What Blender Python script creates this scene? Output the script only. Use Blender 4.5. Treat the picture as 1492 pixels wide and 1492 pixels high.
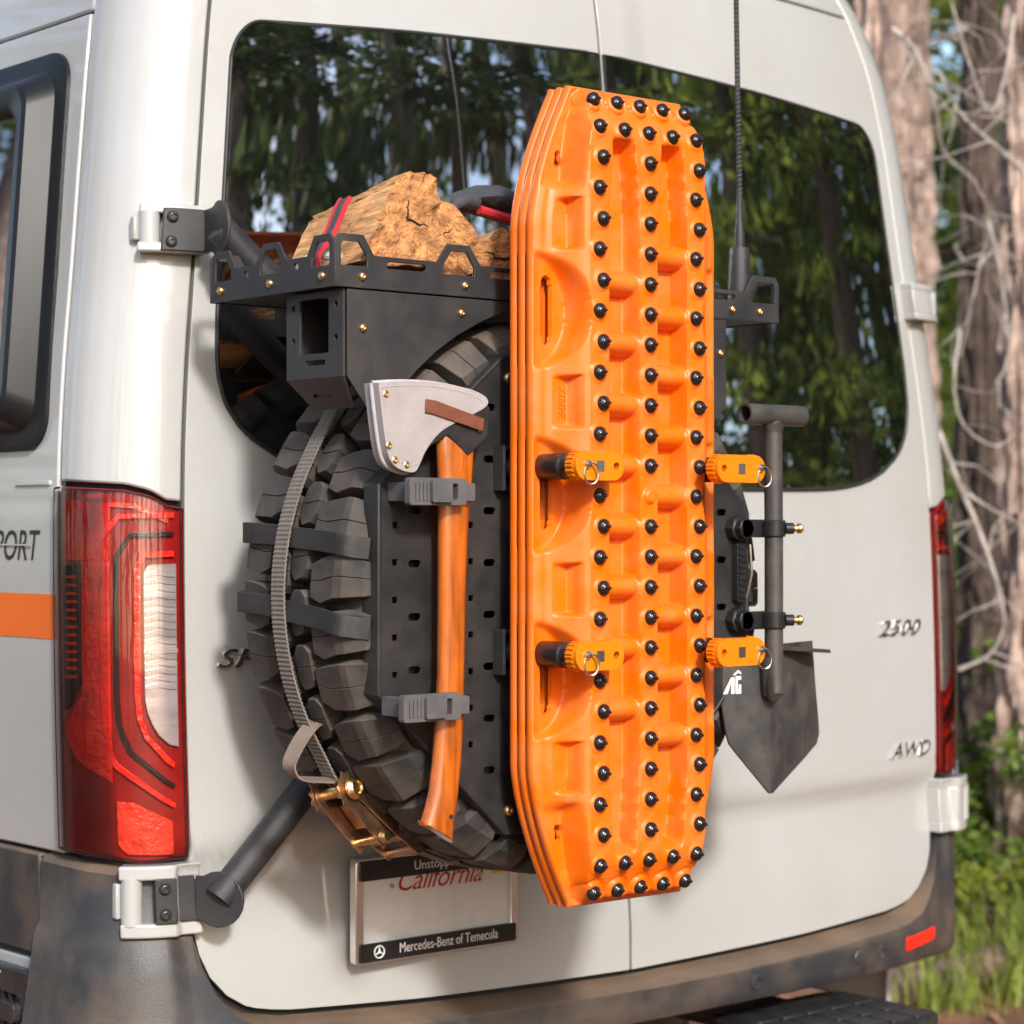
import bpy, bmesh, math, random
import numpy as np
from mathutils import Vector, Matrix
from mathutils.geometry import tessellate_polygon
from math import sin, cos, pi, radians, hypot, atan2

for o in list(bpy.data.objects): bpy.data.objects.remove(o)
sc = bpy.context.scene
COL = sc.collection

# ------------------------------------------------------------------ camera, sky, sun, exposure
cam = bpy.data.cameras.new('camera'); cam_o = bpy.data.objects.new('camera', cam); COL.objects.link(cam_o)
cam_o.location = (-2.66, -2.93, 1.5)
cam_o.rotation_euler = (radians(90.42), 0, radians(-40))
cam.sensor_width = 36; cam.lens = 36*3276/1492; cam.clip_end = 1500; cam.clip_start = .05
cam.dof.use_dof = True; cam.dof.focus_distance = 3.16; cam.dof.aperture_fstop = 4.8
sc.camera = cam_o
SUN_DIR = Vector((0.39, 1.0, -0.62)).normalized()          # the way the light travels
world = bpy.data.worlds.new('World'); sc.world = world; world.use_nodes = True
wn = world.node_tree.nodes; wl = world.node_tree.links
sky = wn.new('ShaderNodeTexSky'); sky.sky_type = 'NISHITA'; sky.sun_disc = False
sky.sun_elevation = math.asin(-SUN_DIR.z); sky.sun_rotation = atan2(-SUN_DIR.x, -SUN_DIR.y)
sky.dust_density = 2.0; sky.air_density = 1.0
wn['Background'].inputs['Strength'].default_value = 0.15
wl.new(sky.outputs[0], wn['Background'].inputs['Color'])
sl = bpy.data.lights.new('sun', 'SUN'); sl.energy = 2.0; sl.angle = radians(6); sl.color = (1, .97, .93)
sun_o = bpy.data.objects.new('sun', sl); COL.objects.link(sun_o)
sun_o.rotation_euler = SUN_DIR.to_track_quat('-Z', 'Y').to_euler()
sc.view_settings.view_transform = 'Standard'; sc.view_settings.look = 'None'
sc.view_settings.exposure = 0.95; sc.view_settings.gamma = 1
sc.render.engine = 'CYCLES'
sc.cycles.max_bounces = 5; sc.cycles.diffuse_bounces = 3; sc.cycles.adaptive_threshold = .02; sc.cycles.glossy_bounces = 3; sc.cycles.transmission_bounces = 2; sc.cycles.caustics_reflective = False; sc.cycles.caustics_refractive = False

rng = random.Random(7)

# ------------------------------------------------------------------ materials
MATS = {}
def mat(name, col, rough=.5, metal=0., var=0., vscale=8., bump=0., bscale=60., coat=0., coat_rough=.05,
        dirt=None, dirt_amt=.4, dirt_scale=3., stretch=(1, 1, 1), ior=1.5, rvar=0., detail=4., up_dirt=0., sub=0., trans=0.):
    m = bpy.data.materials.new(name); m.use_nodes = True
    nt = m.node_tree; N = nt.nodes; L = nt.links; b = N['Principled BSDF']
    b.inputs['Base Color'].default_value = (*col, 1); b.inputs['Roughness'].default_value = rough
    b.inputs['Metallic'].default_value = metal; b.inputs['IOR'].default_value = ior
    b.inputs['Coat Weight'].default_value = coat; b.inputs['Coat Roughness'].default_value = coat_rough
    if trans: b.inputs['Transmission Weight'].default_value = trans
    tc = N.new('ShaderNodeTexCoord'); mp = N.new('ShaderNodeMapping'); mp.inputs['Scale'].default_value = stretch
    L.new(tc.outputs['Object'], mp.inputs['Vector'])
    src = None
    if var > 0:
        n = N.new('ShaderNodeTexNoise'); n.inputs['Scale'].default_value = vscale; n.inputs['Detail'].default_value = detail
        L.new(mp.outputs[0], n.inputs['Vector'])
        r = N.new('ShaderNodeMapRange'); r.inputs[1].default_value = .3; r.inputs[2].default_value = .7
        r.inputs[3].default_value = 1-var; r.inputs[4].default_value = 1+var
        L.new(n.outputs['Fac'], r.inputs[0])
        mx = N.new('ShaderNodeVectorMath'); mx.operation = 'SCALE'; mx.inputs[0].default_value = col
        L.new(r.outputs[0], mx.inputs['Scale']); src = mx.outputs[0]
        if rvar:
            r2 = N.new('ShaderNodeMapRange'); r2.inputs[1].default_value = .3; r2.inputs[2].default_value = .7
            r2.inputs[3].default_value = max(.02, rough-rvar); r2.inputs[4].default_value = rough+rvar
            L.new(n.outputs['Fac'], r2.inputs[0]); L.new(r2.outputs[0], b.inputs['Roughness'])
    if dirt:
        n = N.new('ShaderNodeTexNoise'); n.inputs['Scale'].default_value = dirt_scale; n.inputs['Detail'].default_value = 8; n.inputs['Roughness'].default_value = .65
        L.new(tc.outputs['Object'], n.inputs['Vector'])
        r = N.new('ShaderNodeMapRange'); r.inputs[1].default_value = .42; r.inputs[2].default_value = .68
        r.inputs[3].default_value = 0; r.inputs[4].default_value = dirt_amt
        L.new(n.outputs['Fac'], r.inputs[0]); fac = r.outputs[0]
        if up_dirt:
            g = N.new('ShaderNodeNewGeometry'); sx = N.new('ShaderNodeSeparateXYZ'); L.new(g.outputs['Normal'], sx.inputs[0])
            r3 = N.new('ShaderNodeMapRange'); r3.inputs[1].default_value = .25; r3.inputs[2].default_value = .9; r3.inputs[4].default_value = up_dirt
            L.new(sx.outputs['Z'], r3.inputs[0])
            ad = N.new('ShaderNodeMath'); ad.operation = 'ADD'; ad.use_clamp = True
            L.new(fac, ad.inputs[0]); L.new(r3.outputs[0], ad.inputs[1]); fac = ad.outputs[0]
        mix = N.new('ShaderNodeMix'); mix.data_type = 'RGBA'
        if src: L.new(src, mix.inputs[6])
        else: mix.inputs[6].default_value = (*col, 1)
        mix.inputs[7].default_value = (*dirt, 1); L.new(fac, mix.inputs[0]); src = mix.outputs[2]
        rr = N.new('ShaderNodeMapRange'); rr.inputs[3].default_value = rough; rr.inputs[4].default_value = min(.95, rough+.4)
        L.new(fac, rr.inputs[0]); L.new(rr.outputs[0], b.inputs['Roughness'])
    if src: L.new(src, b.inputs['Base Color'])
    if bump > 0:
        n = N.new('ShaderNodeTexNoise'); n.inputs['Scale'].default_value = bscale; n.inputs['Detail'].default_value = 5
        L.new(mp.outputs[0], n.inputs['Vector'])
        bp = N.new('ShaderNodeBump'); bp.inputs['Strength'].default_value = bump; bp.inputs['Distance'].default_value = .01
        L.new(n.outputs['Fac'], bp.inputs['Height']); L.new(bp.outputs[0], b.inputs['Normal'])
    if sub > 0:
        tr = N.new('ShaderNodeBsdfTranslucent'); ms = N.new('ShaderNodeMixShader'); ms.inputs[0].default_value = sub
        if src: L.new(src, tr.inputs['Color'])
        else: tr.inputs['Color'].default_value = (*col, 1)
        L.new(b.outputs[0], ms.inputs[1]); L.new(tr.outputs[0], ms.inputs[2]); L.new(ms.outputs[0], N['Material Output'].inputs['Surface'])
    MATS[name] = m
    return m

DUST = (.27, .17, .10)
mat('paint', (.435, .443, .440), .35, coat=1., coat_rough=.03, var=.03, vscale=2.5, dirt=(.33, .28, .22), dirt_amt=.24, dirt_scale=2.2, ior=1.6)
mat('shell', (.012, .012, .012), .8, var=.1, vscale=20)
mat('glass', (.006, .007, .007), .0, ior=7.0, var=.05, vscale=3)
mat('window_frame', (.012, .0125, .014), .38, var=.1, vscale=9, ior=1.35)
mat('seal', (.02, .02, .02), .5, var=.1, vscale=30)
mat('bumper', (.034, .036, .040), .42, var=.15, vscale=12, bump=.12, bscale=500, dirt=DUST, dirt_amt=.30, dirt_scale=6., up_dirt=.42)
mat('blackgloss', (.02, .021, .023), .22, var=.1, vscale=9, dirt=(.12, .11, .10), dirt_amt=.3, dirt_scale=5)
mat('powder', (.021, .0225, .026), .46, var=.12, vscale=30, bump=.18, bscale=900, dirt=(.09, .073, .06), dirt_amt=.36, dirt_scale=9)
mat('plate', (.015, .0155, .017), .40, var=.15, vscale=14, bump=.15, bscale=700, dirt=(.085, .07, .058), dirt_amt=.35, dirt_scale=9)
mat('rubber', (.026, .0255, .026), .6, var=.25, vscale=25, bump=.07, bscale=300, dirt=(.17, .130, .100), dirt_amt=.58, dirt_scale=8, up_dirt=.38)
mat('strap_rubber', (.016, .017, .019), .5, var=.15, vscale=20, bump=.1, bscale=300, dirt=(.1, .09, .08), dirt_amt=.3, dirt_scale=12)
mat('orange', (.82, .150, .0005), .36, var=.08, vscale=6, bump=.06, bscale=700, dirt=(.64, .24, .08), dirt_amt=.42, dirt_scale=18)
mat('knob_orange', (.78, .22, .003), .35, metal=.1, var=.04, vscale=30, bump=.05, bscale=500)
mat('stud', (.014, .013, .014), .13, var=.2, vscale=120, bump=.12, bscale=250)
mat('sleeve', (.018, .017, .020), .33, var=.15, vscale=60)
mat('steel', (.62, .61, .58), .25, metal=1, var=.1, vscale=60)
mat('brass', (.80, .56, .26), .28, metal=1, var=.15, vscale=150, bump=.1, bscale=300)
mat('zinc', (.62, .41, .27), .40, metal=1, var=.35, vscale=40, bump=.1, bscale=180)
mat('webbing', (.19, .165, .145), .8, var=.15, vscale=30, bump=.3, bscale=500, stretch=(1, 6, 1))
mat('axe_wood', (.46, .105, .006), .3, var=.5, vscale=14, stretch=(6, 6, .6), dirt=(.22,.05,.008), dirt_amt=.45, dirt_scale=13., coat=1., coat_rough=.08, bump=.05, bscale=60, detail=8)
mat('leather', (.36, .325, .32), .75, var=.10, vscale=22, bump=.15, bscale=260)
mat('leather_edge', (.40, .39, .40), .8, var=.15, vscale=60)
mat('brown_leather', (.17, .055, .028), .55, var=.2, vscale=40, bump=.2, bscale=300)
mat('webbing_tan', (.24, .175, .14), .8, var=.15, vscale=30, bump=.3, bscale=500)
mat('axe_steel', (.07, .07, .075), .45, metal=.8, var=.2, vscale=50)
mat('clamp', (.085, .085, .09), .6, var=.1, vscale=40, bump=.1, bscale=300, dirt=(.3, .22, .18), dirt_amt=.2, dirt_scale=15)
mat('shovel', (.040, .040, .043), .40, var=.2, vscale=20, bump=.15, bscale=600, dirt=(.15, .12, .095), dirt_amt=.5, dirt_scale=16)
mat('white_print', (.8, .8, .8), .5, var=.03, vscale=40)
mat('chrome', (.88, .88, .86), .22, metal=1, var=.05, vscale=40)
mat('decal_black', (.012, .012, .012), .4, var=.1, vscale=40)
mat('decal_orange', (.80, .14, .002), .35, coat=.6, var=.02, vscale=10)
mat('lens_dark', (.26, .005, .004), .3, var=.2, vscale=30)
mat('lens_red', (.95, .022, .006), .25, var=.25, vscale=22, bump=.3, bscale=90)
mat('lens_bright', (.92, .05, .02), .2, var=.4, vscale=45, bump=.3, bscale=120)
mat('lens_black', (.010, .006, .006), .3, var=.2, vscale=30)
mat('lens_clear', (.56, .58, .60), .2, metal=.5, var=.25, vscale=16, bump=.03, bscale=60, stretch=(.4, .4, 3))
def cover_mat(name, tint):
    m = bpy.data.materials.new(name); m.use_nodes = True; N = m.node_tree.nodes; L = m.node_tree.links; N.remove(N['Principled BSDF'])
    tr = N.new('ShaderNodeBsdfTransparent'); tr.inputs[0].default_value = (*tint, 1); gl = N.new('ShaderNodeBsdfGlossy'); gl.inputs['Roughness'].default_value = .02
    fr = N.new('ShaderNodeFresnel'); fr.inputs[0].default_value = 1.6; ms = N.new('ShaderNodeMixShader')
    L.new(fr.outputs[0], ms.inputs[0]); L.new(tr.outputs[0], ms.inputs[1]); L.new(gl.outputs[0], ms.inputs[2]); L.new(ms.outputs[0], N['Material Output'].inputs['Surface']); MATS[name] = m
cover_mat('lens_cover', (.98, .90, .89))
mat('plate_white', (.74, .75, .76), .4, var=.05, vscale=30)
mat('plate_red', (.42, .03, .03), .5, var=.05, vscale=40)
mat('plate_yellow', (.75, .38, .05), .5, var=.05, vscale=40)
mat('end_grain', (.54, .245, .085), .8, var=.55, vscale=55, bump=1., bscale=130, detail=10, dirt=(.24,.10,.045), dirt_amt=.7, dirt_scale=34)
mat('split_wood', (.68, .36, .145), .8, var=.45, vscale=70, bump=1., bscale=110, stretch=(1, .10, 1), detail=10, dirt=(.30,.13,.055), dirt_amt=.6, dirt_scale=16)
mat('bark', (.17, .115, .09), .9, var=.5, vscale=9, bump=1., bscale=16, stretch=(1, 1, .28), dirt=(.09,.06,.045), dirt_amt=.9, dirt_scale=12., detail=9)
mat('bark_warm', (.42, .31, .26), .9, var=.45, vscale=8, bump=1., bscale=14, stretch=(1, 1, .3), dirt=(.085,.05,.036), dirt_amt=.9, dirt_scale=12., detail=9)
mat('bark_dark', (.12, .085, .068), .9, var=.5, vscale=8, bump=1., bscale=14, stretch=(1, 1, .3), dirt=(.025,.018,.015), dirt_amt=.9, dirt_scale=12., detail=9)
mat('dead_wood', (.40, .35, .31), .85, var=.45, vscale=14, bump=.3, bscale=60)
mat('needles', (.115, .155, .05), .6, var=.5, vscale=1.6, sub=.4)
mat('needles_light', (.32, .40, .075), .6, var=.45, vscale=1.8, sub=.65)
mat('leaf_yellow', (.27, .31, .04), .55, var=.4, vscale=5, sub=.4)
mat('leaf_green', (.16, .25, .035), .5, var=.45, vscale=6, sub=.4)
mat('grass', (.25, .31, .055), .6, var=.4, vscale=7, sub=.4)
mat('duff', (.20, .092, .052), .95, var=.5, vscale=5, bump=1., bscale=40, detail=10)
mat('chip', (.26, .13, .075), .9, var=.5, vscale=9)
mat('bag', (.05, .052, .06), .7, var=.2, vscale=20, bump=.3, bscale=120)
mat('red_trim', (.5, .02, .035), .6, var=.15, vscale=40)
mat('grey_cord', (.36, .36, .36), .7, var=.2, vscale=60)

# ------------------------------------------------------------------ mesh building
class MB:
    def __init__(s): s.v = []; s.f = []
    def add(s, vs, fs):
        o = len(s.v); s.v += [tuple(p) for p in vs]; s.f += [tuple(i+o for i in f) for f in fs]; return s
    def box(s, c, d, M=None):
        p = [Vector((x*d[0]/2, y*d[1]/2, z*d[2]/2)) for x in (-1, 1) for y in (-1, 1) for z in (-1, 1)]
        if M: p = [M @ q for q in p]
        return s.add([q+Vector(c) for q in p], [(0, 1, 3, 2), (4, 6, 7, 5), (0, 4, 5, 1), (2, 3, 7, 6), (0, 2, 6, 4), (1, 5, 7, 3)])
    def tube(s, pts, r, n=12, cap=True, flat=1.):
        pts = [Vector(p) for p in pts]; k = len(pts)
        rr = r if isinstance(r, (list, tuple)) else [r]*k
        T = [(pts[min(i+1, k-1)]-pts[max(i-1, 0)]).normalized() for i in range(k)]
        up = Vector((0, 0, 1)) if abs(T[0].z) < .9 else Vector((1, 0, 0))
        a = T[0].cross(up).normalized(); vs = []
        for i in range(k):
            a = (a-T[i]*a.dot(T[i])).normalized(); b = T[i].cross(a)
            vs += [pts[i]+(a*cos(2*pi*j/n)+b*sin(2*pi*j/n)*flat)*rr[i] for j in range(n)]
        fs = [(i*n+j, i*n+(j+1) % n, (i+1)*n+(j+1) % n, (i+1)*n+j) for i in range(k-1) for j in range(n)]
        if cap: fs += [tuple(range(n))[::-1], tuple((k-1)*n+j for j in range(n))]
        return s.add(vs, fs)
    def lathe(s, prof, o, axis, n=24):
        ax = Vector(axis).normalized(); t = Vector((0, 0, 1)) if abs(ax.z) < .9 else Vector((1, 0, 0))
        a = ax.cross(t).normalized(); b = ax.cross(a); o = Vector(o); k = len(prof)
        vs = [o+ax*h+(a*cos(2*pi*j/n)+b*sin(2*pi*j/n))*r for r, h in prof for j in range(n)]
        fs = [(i*n+j, i*n+(j+1) % n, (i+1)*n+(j+1) % n, (i+1)*n+j) for i in range(k-1) for j in range(n)]
        fs += [tuple(range(n))[::-1], tuple((k-1)*n+j for j in range(n))]
        return s.add(vs, fs)
    def prism(s, outer, holes, fr, t, t0=0.):
        loops = [outer]+list(holes); flat = [p for l in loops for p in l]; n = len(flat)
        tri = tessellate_polygon([[Vector((a, b, 0)) for a, b in l] for l in loops])
        vs = [fr(a, b, t0) for a, b in flat]+[fr(a, b, t0+t) for a, b in flat]
        fs = [tuple(q) for q in tri]+[tuple(i+n for i in q[::-1]) for q in tri]; o = 0
        for l in loops:
            m = len(l)
            fs += [(o+i, o+(i+1) % m, n+o+(i+1) % m, n+o+i) for i in range(m)]; o += m
        return s.add(vs, fs)
    def loft(s, rings, cap=True):
        n = len(rings[0]); vs = [p for r in rings for p in r]
        fs = [(i*n+j, i*n+(j+1) % n, (i+1)*n+(j+1) % n, (i+1)*n+j) for i in range(len(rings)-1) for j in range(n)]
        if cap: fs += [tuple(range(n))[::-1], tuple((len(rings)-1)*n+j for j in range(n))]
        return s.add(vs, fs)
    def mesh(s, name, m, smooth=35, recalc=True):
        me = bpy.data.meshes.new(name); me.from_pydata(s.v, [], s.f)
        if recalc:
            bm = bmesh.new(); bm.from_mesh(me); bmesh.ops.recalc_face_normals(bm, faces=bm.faces); bm.to_mesh(me); bm.free()
        if smooth:
            me.polygons.foreach_set('use_smooth', [True]*len(me.polygons)); me.set_sharp_from_angle(angle=radians(smooth))
        me.materials.append(MATS[m]); me.update(); return me
    def build(s, name, m, parent=None, smooth=35, bevel=0., seg=2, recalc=True, label=None):
        off = base_of(parent)
        if off.length: s.v = [(p[0]-off.x, p[1]-off.y, p[2]-off.z) for p in s.v]
        o = bpy.data.objects.new(name, s.mesh(name, m, smooth, recalc)); COL.objects.link(o); o.parent = parent
        if bevel:
            b = o.modifiers.new('bevel', 'BEVEL'); b.width = bevel; b.segments = seg; b.limit_method = 'ANGLE'; b.angle_limit = radians(40)
        if label: o['label'] = label
        return o
def base_of(p):
    v = Vector((0, 0, 0))
    while p is not None: v = v+p.location; p = p.parent
    return v
def tag(o, label, cat, group=None, kind=None):
    if label: o['label'] = label
    if cat: o['category'] = cat
    if group: o['group'] = group
    if kind: o['kind'] = kind
    return o
def thing(name, loc, label, cat, group=None):
    o = bpy.data.objects.new(name, None); o.empty_display_size = .05; COL.objects.link(o); o.location = loc
    return tag(o, label, cat, group)
def inst(name, me, loc, parent, rot=None, scale=None):
    o = bpy.data.objects.new(name, me); COL.objects.link(o); o.parent = parent
    o.location = Vector(loc)-base_of(parent)
    if rot: o.rotation_euler = rot
    if scale: o.scale = scale
    return o
def lerp(tab, z):
    if z <= tab[0][0]: return tab[0][1]
    for (a, b), (c, d) in zip(tab, tab[1:]):
        if z <= c: return b+(d-b)*(z-a)/(c-a)
    return tab[-1][1]
def smooth_lerp(tab, z):
    if z <= tab[0][0]: return tab[0][1]
    if z >= tab[-1][0]: return tab[-1][1]
    n = len(tab)
    for i in range(n-1):
        if z <= tab[i+1][0]:
            x0, y0 = tab[i]; x1, y1 = tab[i+1]; d = (y1-y0)/(x1-x0)
            m0 = d if i == 0 else .5*(d+(y0-tab[i-1][1])/(x0-tab[i-1][0]))
            m1 = d if i == n-2 else .5*(d+(tab[i+2][1]-y1)/(tab[i+2][0]-x1))
            h = x1-x0; t = (z-x0)/h
            return (2*t**3-3*t*t+1)*y0+(t**3-2*t*t+t)*h*m0+(-2*t**3+3*t*t)*y1+(t**3-t*t)*h*m1
def sst(a, b, x):
    t = min(1, max(0, (x-a)/(b-a))); return t*t*(3-2*t)
def text_geo(txt, size, extrude=.0005, shear=0., spacing=1., align='LEFT'):
    cu = bpy.data.curves.new('t', 'FONT'); cu.body = txt; cu.size = size; cu.extrude = extrude; cu.shear = shear
    cu.space_character = spacing; cu.align_x = align; cu.resolution_u = 3
    o = bpy.data.objects.new('t', cu); me = bpy.data.meshes.new_from_object(o)
    vs = [tuple(v.co) for v in me.vertices]; fs = [tuple(p.vertices) for p in me.polygons]
    bpy.data.objects.remove(o); bpy.data.curves.remove(cu); bpy.data.meshes.remove(me)
    return vs, fs
def arc(cx, cy, r, a0, a1, n):
    return [(cx+r*cos(radians(a0+(a1-a0)*i/n)), cy+r*sin(radians(a0+(a1-a0)*i/n))) for i in range(n+1)]
def rrect(x0, y0, x1, y1, r, n=3):
    return arc(x1-r, y0+r, r, -90, 0, n)+arc(x1-r, y1-r, r, 0, 90, n)+arc(x0+r, y1-r, r, 90, 180, n)+arc(x0+r, y0+r, r, 180, 270, n)
def frY(Y): return lambda a, b, c: (a, Y-c, b)        # a plane facing the rear: thickness grows toward the viewer
def frX(X): return lambda a, b, c: (X-c, a, b)        # a plane facing left

# ------------------------------------------------------------------ ground
def ground_z(x, y):
    return .9*sst(2.6, 6.2, x-.05*y)+.05*sin(x*.9+1)*cos(y*.7)*sst(2.0, 4, hypot(x, y)-1)+.35*sst(6, 16, x)
gm = MB(); xs = sorted(set([-150, -110, -80, -60, -45, -35, -28, -22, -18, 40, 55, 75, 100, 150]+[i*.5-15 for i in range(0, 100)]))
ys = sorted(set([-150, -110, -80, -60, -45, -35, -28, -22, 45, 60, 80, 110, 150]+[i*.6-18 for i in range(0, 100)]))
gm.v = [(x, y, ground_z(x, y)) for x in xs for y in ys]; ny = len(ys)
gm.f = [(i*ny+j, (i+1)*ny+j, (i+1)*ny+j+1, i*ny+j+1) for i in range(len(xs)-1) for j in range(ny-1)]
g = gm.build('ground', 'duff', recalc=False); g['kind'] = 'structure'

# ------------------------------------------------------------------ van body surface: s runs round the tail, z up
FW = [(.4, .862), (1.0, .882), (1.35, .886), (1.6, .88), (1.75, .867), (1.9, .848), (2.1, .824), (2.3, .797), (2.45, .765), (2.6, .71), (2.72, .62)]
YE = [(.4, -.022), (.9, -.022), (1.3, -.012), (1.6, 0), (1.9, .022), (2.1, .038), (2.3, .056), (2.45, .078), (2.6, .13), (2.72, .24)]
RC, BOW = .12, .06
def S(s, z, off=0.):
    fw = smooth_lerp(FW, z); ye = smooth_lerp(YE, z)
    if z < 1.014: ye += .017*sst(1.014, .985, z)*(1-.8*sst(.985, .80, z)) if abs(s) < 1.01 else 0
    sg = -1 if s < 0 else 1; a = abs(s); fw += .034 if sg > 0 else 0; t0 = atan2(BOW*2.2/fw, 1)
    if a <= 1:
        x = a*fw; y = ye-BOW*(1-a**2.2); nx, nny = BOW*2.2*a**1.2/fw, -1.
        l = hypot(nx, nny); nx /= l; nny /= l
    elif a <= 2:
        th = t0+(pi/2-t0)*(a-1); nx, nny = sin(th), -cos(th)
        x = fw-RC*sin(t0)+RC*nx; y = ye+RC*cos(t0)+RC*nny
    else:
        x = fw-RC*sin(t0)+RC+.02*sst(2, 3, a); y = ye+RC*cos(t0)+a-2; nx, nny = 1., 0.
    return (sg*(x+off*nx), y+off*nny, z)
def rear_y(x, z):
    return S(x/(smooth_lerp(FW, z)+(.034 if x > 0 else 0)), z)[1]
def srange(a, b, n): return [a+(b-a)*i/n for i in range(n+1)]
def patch(ss, zlo, zhi, nz, off=0., thick=.014, mb=None, zfix=(), offf=None):
    mb = mb or MB(); n = len(ss); rows = []
    fz = (lambda s: zlo) if not callable(zlo) else zlo
    fh = (lambda s: zhi) if not callable(zhi) else zhi
    ts = srange(0, 1, nz); vs = []
    for s in ss:
        a, b = fz(s), fh(s)
        for t in ts:
            z = a+(b-a)*t; vs.append(S(s, z, off if not offf else offf(s, z)))
    m = nz+1
    fs = [(i*m+j, (i+1)*m+j, (i+1)*m+j+1, i*m+j+1) for i in range(n-1) for j in range(nz)]
    if thick:
        ring = [(i, 0) for i in range(n)]+[(n-1, j) for j in range(1, m)]+[(i, m-1) for i in range(n-2, -1, -1)]+[(0, j) for j in range(m-2, 0, -1)]
        base = len(vs); k = len(ring)
        for i, j in ring:
            s = ss[i]; a, b = fz(s), fh(s); z = a+(b-a)*ts[j]; vs.append(S(s, z, (off if not offf else offf(s, z))-thick))
        for q in range(k):
            i, j = ring[q]; i2, j2 = ring[(q+1) % k]
            fs.append((i*m+j, base+q, base+(q+1) % k, i2*m+j2))
    return mb.add(vs, fs)
def ribbon(path, width, off, thick, mb=None):
    """a raised band that follows a path of (s, z) on the body"""
    mb = mb or MB(); pts = []
    for (a, b), (c, d) in zip(path, path[1:]):
        for i in range(6): pts.append((a+(c-a)*i/6, b+(d-b)*i/6))
    pts.append(path[-1]); rings = []
    for i, p in enumerate(pts):
        q0, q1 = pts[max(0, i-1)], pts[min(len(pts)-1, i+1)]
        k = .17 if 1 < abs(p[0]) < 2 else .88
        dx, dz = (q1[0]-q0[0])*k, q1[1]-q0[1]; l = hypot(dx, dz) or 1; nx, nz = -dz/l/k, dx/l
        e = width/2
        rings.append([S(p[0]-nx*e, p[1]-nz*e, off), S(p[0]-nx*e*.8, p[1]-nz*e*.8, off+thick), S(p[0]+nx*e*.8, p[1]+nz*e*.8, off+thick), S(p[0]+nx*e, p[1]+nz*e, off)])
    return mb.loft(rings)

van = thing('van', (0, 2.0, 0), 'pale grey high-roof van seen from its left rear corner', 'van')
GAP = .967
# dark under-shell that shows in the gaps
mb = patch(srange(-2, -1, 8)+srange(-.96, .96, 24)+srange(1, 2, 8)+[2.5, 4, 7.0], .66, 2.70, 40, off=-.016, thick=0)
mb = patch([-7.0, -4, -2.5], .66, 2.70, 40, off=-.016, thick=0, mb=mb)
mb.build('inner_shell', 'shell', van, smooth=60)
mb = MB(); mb.box((0, 3.5, .668), (1.9, 6.9, .02)); mb.build('floor_pan', 'shell', van)
# roof cap and front end
mb = MB()
ring = [S(s, 2.62, -.01) for s in [-7, -5, -3, -2]+srange(-1.9, -1, 5)+srange(-.9, .9, 10)+srange(1, 1.9, 5)+[2, 3, 5, 7]]
rings = []
for k, dz in ((1, 0), (.97, .06), (.90, .12), (.78, .16), (.5, .19), (.1, .20)):
    rings.append([(x*k, 3+(y-3)*(k*.5+.5) if k > .9 else 3+(y-3)*(.5+k*.5), z+dz) for x, y, z in ring])
mb.loft(rings, cap=False); mb.build('roof', 'paint', van, smooth=60)
mb = MB(); mb.prism([(-1.0, .5), (1.0, .5), (1.0, 1.6), (.8, 2.7), (-.8, 2.7), (-1.0, 1.6)], [], lambda a, b, c: (a, 7.1-c, b), .05)
mb.build('front_panel', 'paint', van, bevel=.02)
# side panels (with the crease below the roof)
def zcrease(s): return 2.30
for sg in (-1, 1):
    ss = [sg*q for q in (2.031, 2.05, 2.1, 2.2, 2.35, 2.5, 2.8, 3.2, 4, 5, 7)]
    patch(ss, 1.006, 2.312, 44).build('side_panel', 'paint', van, bevel=.003, smooth=50)
    patch(ss, 2.318, 2.62, 16, off=-.004).build('side_upper_panel', 'paint', van, bevel=.004, smooth=50)
    ss = [sg*q for q in srange(GAP+.006, 1, 2)+srange(1.06, 2, 14)+[2.022]]
    zt = lambda s: lerp([(GAP, 1.540), (1.15, 1.557), (1.37, 1.566), (2.03, 1.572)], abs(s))
    patch(ss, zt, 2.62, 44).build('rear_pillar', 'paint', van, bevel=.004, smooth=60)
# rear doors
def door_lo(a): return lerp([(0, .737), (.5, .745), (.80, .757), (.865, .768), (.905, .79), (.935, .82), (.952, .855), (.962, .905), (.967, .95)], a)
def pane_hi(a):
    b = lerp([(0, 2.335), (.5, 2.318), (.82, 2.302), (.92, 2.296)], a)
    return b-.070*(1-math.sqrt(max(0, 1-((a-.862)/.0585)**2))) if a > .862 else b
def pane_lo(a): return smooth_lerp([(0, 1.572), (.5, 1.573), (.62, 1.577), (.70, 1.586), (.78, 1.607), (.84, 1.637), (.88, 1.672), (.905, 1.715), (.916, 1.765), (.92, 1.83)], a)
for sg in (-1, 1):
    aa = srange(.0035, .78, 18)+[.82, .85, .87, .89, .905, .92, .935, .945, .952, .958, .962, .967]
    door = patch([sg*a for a in aa], lambda s: door_lo(abs(s)), 2.52, 90).build('rear_door', 'paint', van, bevel=.004, smooth=40)
    pa = srange(.008, .84, 18)+[.84+.08*sin(pi/2*q) for q in srange(.06, 1, 18)]
    patch([sg*a for a in pa], lambda s: pane_lo(abs(s)), lambda s: pane_hi(abs(s)), 40, off=.0035, thick=.006).build('window_pane', 'glass', door, bevel=.0015, smooth=60)
    # rubber edge round the pane
    loop = [(sg*a, pane_lo(a)) for a in pa]+[(sg*a, pane_hi(a)) for a in pa[::-1]]
    loop.append(loop[0]); k = MB(); k.tube([S(s, z, .003) for s, z in loop], .0034, 6, cap=False)
    k.build('window_seal', 'seal', door, smooth=60)
# door top cap above
patch(srange(-.967, .967, 30), 2.526, 2.62, 6, off=-.001).build('roof_header', 'paint', van, bevel=.004, smooth=60)

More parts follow.
